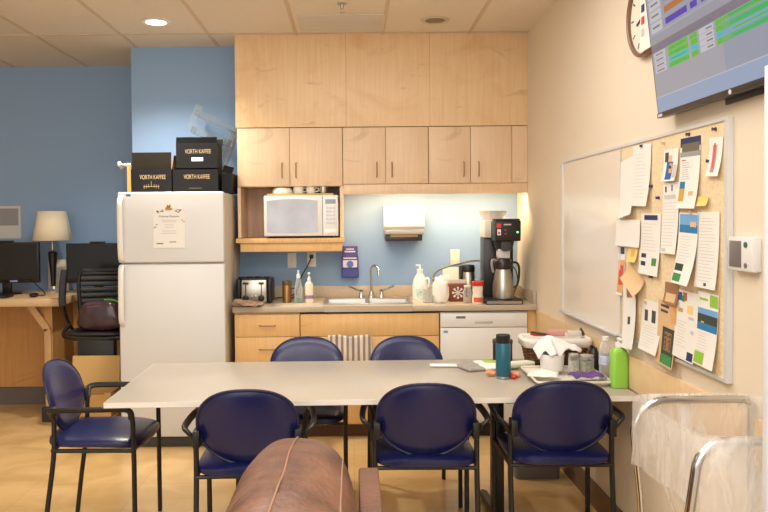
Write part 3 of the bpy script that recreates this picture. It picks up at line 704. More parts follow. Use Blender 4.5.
def monitor(label, x, y, w, h, zb, sticker=False, cable=False):
    t = thing('monitor', label, 'monitor', (x, y, DT), group='desk monitors')
    B(-w/2, w/2, -.02, .02, zb, zb+h, bev=.006).build('casing', BLACK, t)
    B(-w/2+.012, w/2-.012, -.0215, -.019, zb+.03, zb+h-.012).build('screen', mat('dark_screen', (12,12,14), .25), t)
    B(-.035, .035, 0, .03, .012, zb+.05, bev=.004).build('neck', BLACK, t)
    MB().lathe([(.12,0), (.12,.008), (.04,.014), (.0001,.014)], n=24, sy=.75).build('base', BLACK, t)
    B(-.06, .06, -.01, .02, zb+h, zb+h+.014, bev=.003).build('webcam', BLACK, t)
    if sticker: B(.04, .10, -.0228, -.0195, zb+.008, zb+.022).build('sticker', mat('blue_sticker', (140,150,180), .5), t)
    return t
monitor('black desk monitor with light sticker left of the table lamp', -2.775, 6.0, .54, .325, .09, True)
monitor('black desk monitor behind the office chair', -2.055, 6.05, .5, .32, .08)
kb = B(-.2, .2, -.07, .07, 0, .02, bev=.005).build('keyboard', BLACK, loc=(-2.82, 5.72, DT)); tag(kb, 'black computer keyboard at the front of the desk', 'keyboard')
ms = MB().sup((0,0,.017), (.03,.045,.017), (2.3,2.3,2.)).build('mouse', BLACK, loc=(-2.44, 5.73, DT)); tag(ms, 'black computer mouse by the keyboard', 'mouse')
tag(MB().tube(smooth([(-2.44,5.775,DT+.01), (-2.40,5.84,DT+.012), (-2.48,5.88,DT+.08), (-2.58,5.97,DT+.12), (-2.64,6.04,DT+.1)], 6), .004, 6).build('monitor_cable', BLACK), 'thin black cable hanging behind the monitor on the desk', 'cable')
lp = thing('table_lamp', 'table lamp with cream tapered shade on the far desk', 'lamp', (-2.446, 6.12, DT))
MB().lathe([(.075,0), (.075,.012), (.03,.03), (.018,.05)], n=24).build('base', mat('lamp_silver', (176,168,156), .3, .6), lp)
MB().lathe([(.018,.05), (.026,.2), (.038,.32), (.03,.332), (.012,.34)], n=20).build('stem', mat('lamp_dark', (26,18,18), .35), lp)
MB().lathe([(.012,.34), (.018,.36), (.01,.4), (.01,.45)], n=14).build('socket', _M['lamp_silver'], lp)
MB().lathe([(.152,.425), (.108,.66)], n=36)
sm = MB(); nn = 40; pr = [(.152,.425), (.108,.662)]
sm.grid(lambda a, b: ((.152-.044*b)*math.cos(2*PI*a), (.152-.044*b)*math.sin(2*PI*a), .425+.237*b), 40, 2)
sm.build('lamp_shade', mat('shade_cream', (224,212,186), .8, emit=(224,208,176), es=.05), lp, solid=.003)
MB().lathe([(.006,.655), (.01,.665), (.006,.675), (.0001,.68)], n=10).build('finial', _M['lamp_silver'], lp)
wn = thing('wall_notice', 'grey and white notice sheet pinned to the blue wall', 'notice', (-2.93, 6.378, 1.37))
MB().box(-.2, .115, -.003, 0, 0, .275, 0).box(-.18, .095, -.004, -.0028, .11, .255, 1).build('sheet', [mat('notice_pale', (206,206,204), .7), mat('notice_grey', (150,150,152), .7)], wn)
cb = thing('document_holder', 'white box of papers behind the table lamp', 'box', (-2.44, 6.26, DT))
B(-.085, .085, -.05, .05, 0, .25, bev=.003).build('box', mat('box_pale', (200,196,190), .6), cb)
B(-.06, .06, -.053, -.04, .2, .262).build('papers', PAPER2, cb)

oc = thing('office_chair', 'black office chair with slatted back and loop arm by the desk', 'chair', (-1.875, 5.62, 0))
def ob(a, b):
    x = -.23+.46*a; return (x, .2-.09*(1-(2*a-1)**2)*-1-.06*((2*a-1)**2), .74+.39*b)
m = MB()
for k in range(9):
    z = .76+.044*k; w = .205+.025*min(1, k/3.)
    m.tube([(-w+2*w*i/12, .17+.05*math.sin(PI*i/12), z) for i in range(13)], .019, 8, flat=(.45,1.05))
bk = m.build('backrest', mat('chair_rib', (26,24,24), .35), oc)
m = MB().tube(smooth([(-.22,.165,.66), (-.235,.165,.85), (-.235,.165,1.1), (-.15,.2,1.125), (0,.215,1.13), (.15,.2,1.125), (.235,.165,1.1), (.235,.165,.85), (.22,.165,.66)], 5), .016, 8).build('back_frame', BLACK, oc)
MB().sup((0,-.03,.69), (.235,.21,.03), (3.5,3.5,2.4)).build('seat', mat('seat_black', (22,20,22), .6), oc)
for sx in (-1, 1):
    MB().tube(smooth([(sx*.2,.1,.68), (sx*.25,.05,.69), (sx*.262,-.05,.80), (sx*.265,-.1,.90)], 5), .014, 8).build('arm_post', BLACK, oc)
    MB().tube(smooth([(sx*.262,-.10,.89), (sx*.268,-.10,.93), (sx*.268,-.08,1.05), (sx*.262,-.06,1.15)], 6), .026, 10, flat=(1.0,1.2)).build('armrest', mat('arm_grey', (38,38,44), .5), oc)
MB().tube(smooth([(-.24,-.03,.74), (-.245,-.15,.69), (-.18,-.22,.665), (0,-.235,.66), (.18,-.22,.665), (.245,-.15,.69), (.24,-.03,.74)], 5), .014, 8).build('seat_rim', BLACK, oc)
MB().lathe([(.03,.12), (.03,.4), (.022,.41), (.022,.665)], n=14).build('gas_post', BLACK, oc)
for k in range(5):
    a = 2*PI*k/5+.3; l = MB().tube([(0,0,.12), (.15*math.cos(a), .15*math.sin(a), .105), (.27*math.cos(a), .27*math.sin(a), .075)], [.028,.022,.016], 8).build('leg', BLACK, oc)
    MB().lathe([(.028,-.012), (.028,.012)], n=14, T=Matrix.Translation((.27*math.cos(a), .27*math.sin(a), .029)) @ Matrix.Rotation(a, 4, 'Z') @ Matrix.Rotation(PI/2, 4, 'X')).build('caster', BLACK, l)
PLUM = mat('plum_plastic', (78,54,60), .16, var=.35, scale=9)
hb = thing('plastic_bag', 'shiny plum-coloured bag with green edge resting on the office chair', 'bag', (-1.838, 5.475, .718))
def bagf(p): return Vector((p.x*(1-.12*(p.z/.115)), p.y, p.z))*(1+.06*noise.noise(Vector((p.x*14, p.y*14, p.z*14))))
MB().sup((0,0,.105), (.165,.085,.105), (4.,3.,4.), 36, 22, fn=bagf).build('bag', PLUM, hb)
MB().tube(smooth([(.16,-.03,.02), (.17,-.03,.1), (.145,-.02,.185), (.08,.0,.214), (.02,.01,.214)], 6), .013, 8, flat=(.6,1.)).build('green_edge', mat('lime_edge', (84,156,60), .4), hb)
# dark block added as shade under the chair, cardboard boxes in front of it
bb = thing('cardboard_box', 'open cardboard box with a tall raised flap in front of the office chair', 'box', (-1.80, 5.02, .19), group='cardboard boxes by the fridge')
m = MB(); a, d, h, e = .165, .2, .165, .004
m.box(-a, a, 0, e, 0, h).box(-a, a, d-e, d, 0, h).box(-a, -a+e, e, d-e, 0, h).box(a-e, a, e, d-e, 0, h).box(-a, a, 0, d, 0, e)
m.build('carton', KRAFT, bb)
MB().box(-.165, .165, 0, .004, 0, .215).build('flap', mat('flap_tan', (196,160,100), .8), bb, loc=(0, .19, .165), rot=(-.1, 0, 0))
MB().box(-.03, .03, -.001, 0, .1, .14, 0).build('label_sticker', PAPER, bb, loc=(-.1, 0, 0))
MB().lathe([(.02,0), (.02,.001), (.012,.001), (.012,0)], n=18, T=Matrix.Translation((-.03, -.0005, .1)) @ Matrix.Rotation(PI/2, 4, 'X')).box(-.028, .12, -.001, 0, .155, .161).build('print', INKD, bb)
b3 = thing('cardboard_box', 'closed cardboard box on the floor supporting the open-flap box', 'box', (-1.80, 5.02, 0), group='cardboard boxes by the fridge')
B(-.19, .18, -.01, .24, 0, .188, bev=.002).build('carton', KRAFT, b3)
B(-.06, .06, -.0115, -.01, .09, .11).build('print', INKD, b3)
tag(B(-.135, .125, -.04, .04, 0, .672, bev=.012).build('shade_block', mat('shade_black', (24,22,24), .5), loc=(-1.81, 5.30, 0)), 'dark upright block added as shade behind the cardboard boxes under the office chair', 'shade block')

# ------------------------------------------------------------------ right wall things (local x runs towards the viewer along the wall, z up)
RW = (0, 0, -PI/2)
wb = thing('whiteboard', 'blank dry-erase whiteboard on the right wall', 'whiteboard', (WX, 4.425, .955), RW)
B(.004, .962, -.014, -.0015, .004, .879).build('writing_surface', mat('board_white', (226,216,202), .18), wb)
m = MB().box(0, .012, -.02, -.001, 0, .883).box(.012, .965, -.02, -.001, 0, .012).box(.012, .965, -.02, -.001, .871, .883).box(.955, .967, -.019, -.001, .012, .871)
m.build('frame', ALU, wb)
B(.02, .95, -.038, -.015, .0, .012, bev=.003).build('pen_tray', ALU, wb)
MB().box(.03, .075, -.0155, -.013, .835, .862).build('sticker', mat('tag_white', (210,210,212), .5), wb)
ckb = thing('cork_board', 'tan cork noticeboard with aluminium frame crowded with papers', 'noticeboard', (WX, 3.457, .955), RW)
B(.004, .984, -.014, -.0015, .004, .879).build('cork_panel', CORK, ckb)
MB().box(.972, .99, -.022, -.001, 0, .883).box(0, .972, -.02, -.001, 0, .012).box(0, .972, -.02, -.001, .871, .883).build('frame', ALU, ckb)
PX_ = WX-.0145
cnt = [0]
def sheet(name, label, cat, yL, yR, zT, zB, layers, mats, tilt=0., curl=.012, lines=None, lift=None, m0=0):
    """one sheet of paper on the cork: layers are (u0,u1,v0,v1,material slot) patches printed on it, v from the top"""
    w = yL-yR; h = zT-zB; cnt[0] += 1
    off = lift if lift is not None else .0015+.0011*(cnt[0] % 4)
    def fn(u, v, d=0.): return (u*w, -off-curl*(v**2.5)*(1+.3*u)-d, (1-v)*h)
    m = MB(); m.grid(lambda a, b: fn(a, 1-b), 4, 14, m0)
    L = list(layers)
    if lines:
        for (u0, u1, v0, v1, nl, slot) in lines:
            for k in range(nl):
                v = v0+(v1-v0)*k/max(1, nl-1); e = u1-(u1-u0)*random.random()*.35
                L.append((u0, e, v, v+.006, slot))
    for k, (u0, u1, v0, v1, slot) in enumerate(L):
        nv = max(1, int((v1-v0)/.07))
        m.grid(lambda a, b, u0=u0, u1=u1, v0=v0, v1=v1: fn(u0+(u1-u0)*a, v1+(v0-v1)*b, .0006+.00004*(k % 5)), 3, nv, slot)
    o = m.build(name, mats, loc=(PX_, yL, zB), rot=(0, tilt, -PI/2))
    tag(o, label, cat, 'papers pinned to the cork board'); return o
random.seed(11)
sheet('plain_sheet', 'blank white sheet hanging crooked by the whiteboard edge', 'paper', 3.44, 3.27, 1.76, 1.50, [], [PAPER], tilt=-.12, curl=.02, lift=.002)
sheet('letter', 'typed white letter at the top of the cork board by the whiteboard', 'paper', 3.31, 3.11, 1.818, 1.558, [(.4,.6,.04,.06,1)], [PAPER, INK], tilt=.03, lines=[(.15,.85,.15,.85,13,1)], curl=.015)
sheet('photo_card', 'small card with a figure in blue and orange', 'card', 2.975, 2.845, 1.772, 1.648, [(.1,.35,.1,.4,3),(.25,.7,.4,.95,1),(.45,.68,.45,.75,2),(.35,.6,.2,.4,4),(.75,.95,.5,.9,5)], [PAPER, C_BLUE, C_ORG, INKD, C_TAN, INK], tilt=.03)
sheet('calendar_page', 'calendar page with a dark landscape photo across its top', 'calendar', 2.834, 2.672, 1.80, 1.54, [(0,1,0,.13,1),(.08,.95,.08,.26,2),(0,1,.2,.27,3),(.06,.34,.62,.9,4),(.06,.34,.62,.72,5),(.08,.3,.31,.325,6),(.55,.8,.76,.82,7)], [PAPER, C_NAVY, P('photo_olive',(106,98,78)), P('print_grey',(150,150,152)), C_GOLD, C_TEAL, C_RED, C_TAN], lines=[(.12,.6,.35,.58,8,8-0)] if False else [(.12,.6,.35,.58,8,3)], tilt=.02, curl=.016)
sheet('brochure', 'narrow brochure with a red pen picture near the board frame', 'brochure', 2.607, 2.513, 1.78, 1.648, [(.3,.6,.2,.9,1),(.38,.5,.15,.8,2)], [PAPER, C_PINK, C_RED], tilt=.06)
sheet('sticky_note', 'pale yellow note beside the landscape calendar', 'note', 2.68, 2.597, 1.579, 1.545, [], [C_YEL], curl=.008, lift=.008)
sheet('newsletter', 'tall white newsletter between the card and the schedule', 'paper', 2.982, 2.836, 1.64, 1.365, [(.15,.25,.05,.13,1),(.55,.62,.03,.12,1),(.1,.8,.17,.23,2),(.1,.35,.93,.97,2)], [PAPER, INKD, INK], lines=[(.1,.9,.28,.88,14,2)])
sheet('schedule', 'white schedule with a blue heading and green badge', 'paper', 3.219, 3.012, 1.524, 1.268, [(.18,.85,.03,.11,1),(.1,.35,.66,.73,1),(.1,.35,.79,.86,1),(.65,.88,.72,.84,2)], [PAPER, C_NAVY, C_GRN, INK], lines=[(.1,.85,.17,.6,9,3)], tilt=.01)
sheet('blank_card', 'blank white card overlapping the whiteboard edge', 'card', 3.503, 3.21, 1.496, 1.376, [], [PAPER], curl=.004, lift=.008)
sheet('calendar_page', 'curling calendar page with a lake and sky photo', 'calendar', 2.838, 2.68, 1.524, 1.262, [(.05,.98,.02,.28,1),(.05,.98,.17,.28,2),(.6,.9,.12,.2,3),(.05,.5,.72,.82,4),(.05,.5,.86,.97,5)], [PAPER, C_SKY, C_TEAL, C_TAN, C_DGR, C_GRN, INK], lines=[(.1,.8,.33,.68,10,6)], curl=.03, tilt=.03, lift=.006)
sheet('letter', 'long typed letter beneath the red pen brochure', 'paper', 2.687, 2.525, 1.524, 1.258, [(.45,.58,.93,.97,2)], [PAPER, INK, INKD], lines=[(.12,.88,.08,.9,20,1)], lift=.0035)
sheet('brochure', 'narrow strip with orange vegetables at the whiteboard edge', 'brochure', 3.49, 3.40, 1.38, 1.15, [(.05,.95,.3,.95,1),(.2,.8,.4,.8,2),(.1,.9,.04,.18,3)], [PAPER, C_ORG, C_RED, INKD])
sheet('leaflet', 'small yellow leaflet under the blank card', 'leaflet', 3.35, 3.245, 1.388, 1.31, [(.3,.7,.3,.7,1)], [C_YEL, C_ORG], lift=.004)
sheet('folded_paper', 'folded tan paper jutting out below the schedule', 'paper', 3.36, 3.17, 1.31, 1.235, [], [C_TAN], tilt=.35, curl=.03, lift=.012)
sheet('leaflet', 'long crooked white leaflet with dark spots above the green bottle', 'leaflet', 3.375, 3.225, 1.20, .92, [(.3,.75,.02,.2,1),(.4,.6,.5,.62,2),(.5,.75,.12,.2,3)], [PAPER, C_BRN, INKD, C_RED], tilt=-.1, curl=.02, lift=.012)
sheet('leaflet', 'white leaflet with two dark windows printed near its top', 'leaflet', 3.2, 3.0, 1.16, .948, [(.15,.32,.2,.42,1),(.52,.72,.18,.42,1),(.1,.25,.03,.1,3)], [PAPER, INKD, INK, C_TAN], lines=[(.1,.85,.5,.9,8,2)], curl=.02)
sheet('card', 'small brown card at the top of the tall brown flyer', 'card', 2.962, 2.834, 1.252, 1.17, [(.15,.85,.5,.9,1)], [C_BRN, C_TAN], lift=.004)
sheet('flyer', 'tall brown flyer with a dark panel and green foot', 'flyer', 3.03, 2.86, 1.178, .925, [(.3,.95,.4,.97,1),(.35,.9,.82,.97,2),(.15,.6,.06,.1,3),(.15,.55,.14,.18,3),(.7,.95,.03,.3,4),(.42,.8,.46,.76,5)], [C_TAN, C_DGR, C_GRN, INKD, C_ORG, C_BRN], tilt=.04, curl=.012, lift=.006)
sheet('flyer', 'white flyer with blue and red shields at its top', 'flyer', 2.868, 2.686, 1.236, .98, [(.06,.3,.04,.16,1),(.34,.52,.03,.15,2),(.3,.42,.08,.17,3),(.55,.8,.2,.32,4),(.15,.35,.27,.33,5),(.62,.85,.36,.4,6),(.68,.95,.86,.98,7),(.75,.88,.55,.6,6)], [PAPER, C_BLUE, C_RED, C_GRN, C_YEL, C_GOLD, INK, C_NAVY], lines=[(.1,.6,.46,.82,9,6)], tilt=.03, lift=.004)
sheet('flyer', 'white and green flyer with a mountain lake photo', 'flyer', 2.684, 2.532, 1.243, .985, [(.02,.98,.22,.52,1),(.02,.98,.22,.3,2),(.02,.98,.42,.52,3),(.6,.97,.02,.18,4),(.1,.5,.08,.11,4),(.02,.5,.82,.98,4),(.2,.35,.4,.43,6)], [PAPER, C_DGR, C_SKY, C_TEAL, C_LIME, INK, C_ORG], lines=[(.1,.6,.56,.8,7,5)], tilt=.02, lift=.004, curl=.016)
random.seed(5)
for k, (y, z) in enumerate([(2.9,1.70), (3.03,1.585), (3.10,1.635), (2.98,1.80), (2.56,1.805), (2.6,1.70), (3.10,1.26), (2.73,1.525), (2.76,1.81), (3.2,1.81)]):
    c, nm = [(INKD,'dark'), (C_NAVY,'navy'), (INKD,'dark'), (C_TAN,'tan')][k % 4]
    o = MB().lathe([(.007,0), (.006,.004), (.004,.008), (.0065,.013), (.0001,.014)], n=12).build('push_pin', c, loc=(WX-.0145, y, z), rot=(0, -PI/2, 0))
    tag(o, 'tiny round push pin stuck in the cork board', 'push pin', 'push pins in the cork board')

th = thing('thermostat', 'white wall thermostat with a dark grey screen', 'thermostat', (WX, 2.445, 1.334), RW)
B(0, .15, -.03, .001, 0, .108, bev=.006).build('casing', mat('thermo_white', (222,222,222), .4), th)
B(.012, .085, -.0315, -.029, .012, .096, bev=.001).build('screen', mat('thermo_grey', (112,106,104), .35), th)
MB().lathe([(.009,0), (.009,.004), (.0001,.005)], n=14, T=Matrix.Translation((.113, -.03, .085)) @ Matrix.Rotation(PI/2, 4, 'X')).build('button', mat('thermo_green', (60,96,90), .4), th)
MB().lathe([(.008,0), (.008,.003), (.0001,.004)], n=14, T=Matrix.Translation((.113, -.03, .02)) @ Matrix.Rotation(PI/2, 4, 'X')).build('button', GREY, th)

ck = thing('wall_clock', 'round wall clock with a thin brown rim behind the television', 'clock', (WX, 3.17, 2.36), RW)
T = Matrix.Rotation(PI/2, 4, 'X')
MB().lathe([(.168,.001), (.178,.006), (.178,.03), (.170,.036), (.162,.03), (.162,.001)], n=48, T=T).build('rim', mat('clock_rim', (120,88,62), .4), ck)
MB().lathe([(.0001,.018), (.163,.018)], n=48, T=T).build('dial', mat('clock_dial', (234,226,208), .5), ck)
for k in range(12): MB().box(-.003, .003, .125, .15, .0185, .0195, T=T @ Matrix.Rotation(k*PI/6, 4, 'Z')).build('hour_mark', INKD, ck)
MB().box(-.004, .004, -.02, .09, .021, .023, T=T @ Matrix.Rotation(1.9, 4, 'Z')).build('hour_hand', BLACK, ck)
MB().box(-.003, .003, -.02, .13, .024, .026, T=T @ Matrix.Rotation(-.8, 4, 'Z')).build('minute_hand', BLACK, ck)
cs = thing('colour_chart', 'white strip of small coloured squares hanging by the television', 'chart', (WX-.04, 3.155, 2.195), RW)
m = MB().box(0, .115, -.004, 0, 0, .5)
cl = [(190,190,190), (205,60,60), (50,50,110), (225,200,70), (220,70,90), (235,200,60), (70,120,190), (220,120,60)]
for k, c in enumerate(cl): m.box(.012, .045, -.005, -.0038, .06+k*.05, .092+k*.05, k+1)
m.box(.05, .065, 0, .041, .44, .455, 0)
m.build('chart_sheet', [PAPER]+[P('chip_%d' % k, c) for k, c in enumerate(cl)], cs)

# television, tilted down off the wall
tv = thing('television', 'large wall television showing a coloured schedule, tilted down', 'tv', (1.195, 2.93, 1.89), (math.radians(6.5), 0, -PI/2))
B(0, 1.13, 0, .035, 0, .65, bev=.004).build('casing', mat('tv_black', (26,24,24), .35), tv)
B(.15, .95, .035, .05, .1, .52, bev=.01).build('back_bulge', BLACK, tv)
B(0.002, 1.128, -.004, .0, 0.0, .018, bev=.0015).build('bottom_bezel', mat('bezel', (50,44,41), .35, .2), tv)
def em(name, c, s=.75): return mat(name, (10,10,10), .3, emit=c, es=s)
S_G = em('scr_grey', (174,174,184)); S_B = em('scr_band', (164,164,178)); S_H = em('scr_head', (132,128,142)); S_T = em('scr_task', (160,178,208)); S_L = em('scr_line', (196,202,214))
S_W = em('scr_white', (208,208,216)); S_GR = em('scr_green', (96,200,60)); S_GN = em('scr_grass', (40,196,90)); S_CY = em('scr_cyan', (70,196,214)); S_PU = em('scr_purple', (84,60,190)); S_OR = em('scr_orange', (196,120,60)); S_K = em('scr_text', (120,120,134)); S_D = em('scr_panel', (160,166,186))
SL = [S_G, S_B, S_H, S_T, S_L, S_W, S_GR, S_GN, S_CY, S_PU, S_OR, S_K, S_D]
m = MB(); lev = [0]
def sq(u0, u1, v0, v1, s, l=1): m.box(u0, u1, -.0012-.0002*l, -.0005, v0, v1, s)
sq(.012, 1.118, .02, .638, 0, 0)
sq(.012, 1.118, .02, .075, 3); sq(.012, 1.118, .075, .079, 4)
sq(.55, 1.118, .079, .235, 12)
sq(.012, 1.118, .247, .277, 2); sq(.012, 1.118, .277, .312, 1); sq(.012, 1.118, .310, .313, 4)
for r in range(4):
    z = .167+.02*r
    sq(.03, .13, z, z+.018, 5); sq(.045, .11, z+.006, z+.011, 11, 2)
    sq(.155, .315, z, z+.018, [6,8,6,6][r]); sq(.17, .29, z+.006, z+.011, 7, 2)
    sq(.335, .385, z, z+.018, [6,8,6,6][r])
    sq(.40, .50, z, z+.018, 5); sq(.45, .49, z+.006, z+.011, 11, 2)
    sq(.515, .60, z, z+.018, [6,8,6,6][r]); sq(.60, 1.05, z, z+.018, [7,8,7,7][r])
    sq(.62, .9, z+.006, z+.011, 6 if r % 2 else 7, 2)
for u in (.06, .16, .22, .33, .4, .45, .55, .7): sq(u, u+.04, .256, .262, 11)
for r in range(7):
    z = .318+.042*r
    sq(.03, .13, z, z+.037, 5); sq(.045, .11, z+.016, z+.023, 11, 2); sq(.14, .5, z, z+.037, 12)
    sq(.16, .335, z+.008, z+.03, [9,10,10,9,10,9,10][r], 2)
    if r < 5: sq(.36, .41, z+.008, z+.03, [9,10,10,9,10][r], 2)
    if r in (0, 2): sq(.44, .51, z+.008, z+.03, 9, 2)
m.build('screen', SL, tv)
MB().box(.015, .05, -.0055, -.0038, .003, .014).build('sticker', mat('tv_label', (200,200,200), .5), tv)
MB().lathe([(.008,0), (.008,.0015), (.0001,.0015)], n=16, T=Matrix.Translation((.565, -.004, .009)) @ Matrix.Rotation(PI/2, 4, 'X')).build('badge', mat('tv_badge', (210,210,210), .3), tv)
B(.45, .68, .036, .042, -.02, .0).build('sensor_bar', BLACK, tv)
MB().box(.38, .74, .0505, .058, .12, .5).build('wall_mount', DGREY, tv)

# ------------------------------------------------------------------ dining table
tbx = thing('dining_table', 'long beige laminate table with black pedestal legs', 'table', (.078, 3.648, 0), (0, 0, math.radians(1.1)))
B(-1.153, 1.153, -.44, .44, .709, .735, bev=.003).build('tabletop', [TABLE], tbx)
MB().box(-1.155, 1.155, -.4425, -.44, .711, .733).box(-1.1555, -1.153, -.44, .44, .711, .733).build('edge_band', TEDGE, tbx)
for x in (-.625, .625):
    l = B(x-.028, x+.028, -.035, .035, .05, .68, bev=.004).build('leg', BLKMET, tbx)
    B(x-.022, x+.022, -.06, -.035, .06, .66, bev=.003).build('leg_tube', BLKMET, l)
    MB().tube(smooth([(x,-.36,.022), (x,-.3,.028), (x,-.1,.045), (x,.1,.045), (x,.3,.028), (x,.36,.022)], 5), .022, 8, flat=(1.2,1.)).build('foot', BLKMET, l)
    MB().box(x-.03, x+.03, -.33, .33, .68, .708).build('top_bracket', BLKMET, l)

# ------------------------------------------------------------------ navy chairs
def make_chair(label):
    t = thing('dining_chair', label, 'chair', group='navy vinyl armchairs')
    def seatf(p):
        if p.z > 0: p = p+Vector((0, 0, .012*(1-(p.x/.23)**2)))
        return p+Vector((0, 0, -.018*max(0, p.y/.23)**2))
    MB().sup((0,.0,.480), (.222,.23,.028), (4.5,4.5,3.), 44, 18, fn=seatf).build('seat', VINYL, t)
    def backp(u, v):      # point of the back shell: u across, v up, both -1..1
        x = .222*u; z = .665+.166*v
        return Vector((x, -.235-.055*v*.9+.045*u*u*-1+.0+.02, z))
    vs = MB()
    na, nr = 48, 10
    def sup2(a):
        c, s_ = math.cos(a), math.sin(a); e = 2/(2.4 if s_ > 0 else 1.95)
        return math.copysign(abs(c)**e, c), math.copysign(abs(s_)**e, s_)
    def bs(front):
        pts = []
        for j in range(nr+1):
            r = j/nr
            for i in range(na):
                u, v = sup2(2*PI*i/na); u *= r; v *= r
                th_ = .026*(1-r**4)**.5 if r < 1 else 0
                p = Vector((.207*u, -.222-.045*v+.035*u*u, .665+.163*v))
                p.y += (th_ if front else -th_*.6); pts.append(p[:])
        fs = [(j*na+i, j*na+(i+1) % na, (j+1)*na+(i+1) % na, (j+1)*na+i) for j in range(nr) for i in range(na)]
        vs.add(pts, fs)
    bs(True); bs(False)
    bk = vs.build('backrest', VINYL, t, ang=60)
    pts = []
    for i in range(na):
        u, v = sup2(2*PI*i/na); pts.append((.207*u, -.224-.045*v+.035*u*u, .665+.163*v))
    MB().tube(pts, .0065, 8, closed=True).build('piping', PIPING, bk)
    for sx in (-1, 1):
        MB().tube(smooth([(sx*.216,-.23,0), (sx*.216,-.205,.2), (sx*.216,-.175,.42), (sx*.216,-.17,.55), (sx*.219,-.168,.605)], 4), .0115, 10).build('leg', BLKMET, t)
        MB().tube([(sx*.222,.198,0), (sx*.222,.198,.4), (sx*.224,.196,.58), (sx*.23,.192,.615)], .0115, 10).build('leg', BLKMET, t)
        MB().tube(smooth([(sx*.219,-.168,.600), (sx*.243,-.174,.632), (sx*.265,-.155,.650), (sx*.268,-.05,.653), (sx*.262,.07,.653), (sx*.25,.16,.650), (sx*.238,.188,.635), (sx*.23,.192,.60)], 5), .0125, 10, flat=(1.25,.85)).build('armrest', BLACK, t)
        B(sx*.207-.014, sx*.207+.014, -.225, -.16, .585, .655, bev=.004).build('back_bracket', BLACK, t)
    m = MB().tube([(-.216,-.18,.452), (.216,-.18,.452)], .009, 8).tube([(-.22,.19,.447), (.22,.19,.447)], .009, 8)
    m.tube([(-.216,-.178,.452), (-.222,.198,.452)], .0105, 8).tube([(.216,-.178,.452), (.222,.198,.452)], .0105, 8)
    m.build('seat_frame', BLKMET, t)
    return t
ch = make_chair('navy armchair at the near side of the table, next to the leather sofa')
ch.location = (-.442, 3.25, 0); ch.rotation_euler = (0, 0, math.radians(2))
dup(ch, (.308, 3.335, 0), (0, 0, math.radians(-1)), 'navy armchair at the middle of the table near side')
dup(ch, (.888, 3.355, 0), (0, 0, math.radians(-1)), 'navy armchair tucked in before the jars and green pump bottle')
dup(ch, (-1.212, 3.65, 0), (0, 0, math.radians(-90)), 'navy armchair at the table end nearest the fridge, seen from the side')
dup(ch, (-.265, 4.06, 0), (0, 0, math.radians(180)), 'navy armchair behind the table in front of the drawer cabinet')
dup(ch, (.318, 4.06, 0), (0, 0, math.radians(184)), 'navy armchair behind the table between towel and dishwasher')

# ------------------------------------------------------------------ things on the table
TZ = .7355
def tpos(x, y): return (x, y, TZ)
en = MB().grid(lambda a, b: (-.09+.18*a, -.028+.056*b, .006+.004*math.sin(PI*b)*(1+.4*noise.noise((a*4, b*3, 0)))), 12, 6).build('paper_napkin', PAPER, loc=tpos(.49, 3.90), rot=(0,0,-.08), solid=.006)
tag(en, 'folded white napkin lying alone at the back of the table', 'napkin')
bt = thing('water_bottle', 'teal insulated water bottle with black cap and steel base', 'bottle', tpos(.723, 3.60))
MB().lathe([(.034,.012), (.036,.016), (.036,.165), (.032,.172)], n=28).build('body', mat('teal_coat', (24,92,112), .35), bt)
MB().lathe([(.033,0), (.035,.003), (.035,.013)], n=28).build('base_ring', STEEL, bt)
MB().lathe([(.033,.172), (.034,.174), (.034,.208), (.031,.212), (.0001,.212)], n=28).build('cap', BLACK, bt)
mg = MB().grid(lambda a, b: (-.14+.28*a, -.075+.15*b, .008+.014*math.sin(PI*a)*b+.006*noise.noise((a*5, b*5, 3))), 12, 10, mf=lambda u, v: 1 if (v > .55 and u > .5) else (2 if u < .3 else 0)).build('magazine', [PAPER, mat('mag_green', (170,196,90), .5), mat('mag_grey', (150,146,140), .5)], loc=tpos(.69, 3.855), rot=(0,0,.3), solid=.012)
tag(mg, 'open magazine with a green patch behind the teal bottle', 'magazine')
tag(MB().tube([(-.10,0,.02), (-.06,0,.024), (.06,.02,.026), (.1,.03,.022)], [.012,.019,.019,.014], 12).build('paper_roll', [mat('roll_pale', (226,226,206), .6)], loc=tpos(.83, 3.80), rot=(0,0,.1)), 'rolled white and pale green packet beside the teal bottle', 'packet')
ORG = mat('peel_orange', (236,178,138), .6, rgb2=(226,140,92), scale=30)
def peel(label, x, y, rz, s):
    o = MB().sup((0,0,.018*s), (.035*s,.024*s,.018*s), (2,2,2), 18, 10, fn=lambda p: p*(1+.35*noise.noise(p*60))).build('orange_peel', ORG, loc=tpos(x, y), rot=(0,0,rz)); tag(o, label, 'food scrap', 'orange peel pieces')
peel('clump of orange peel left of the teal bottle', .675, 3.655, .3, .8); peel('clump of orange peel right of the teal bottle', .79, 3.63, -.4, .8)
rc = MB().sup((0,0,.011), (.018,.014,.011), (2,2,2), 14, 8).build('candy_wrapper', mat('candy_red', (200,60,56), .4), loc=tpos(.772, 3.585)); tag(rc, 'small red sweet wrapper at the foot of the teal bottle', 'wrapper')
dj = thing('coffee_tin', 'black lidded canister behind the teal bottle', 'canister', tpos(.80, 4.0))
MB().lathe([(.05,0), (.052,.004), (.052,.1), (.05,.104)], n=22).build('body', BLACK, dj)
MB().lathe([(.054,.104), (.054,.12), (.05,.124), (.0001,.124)], n=22).build('lid', DGREY, dj)
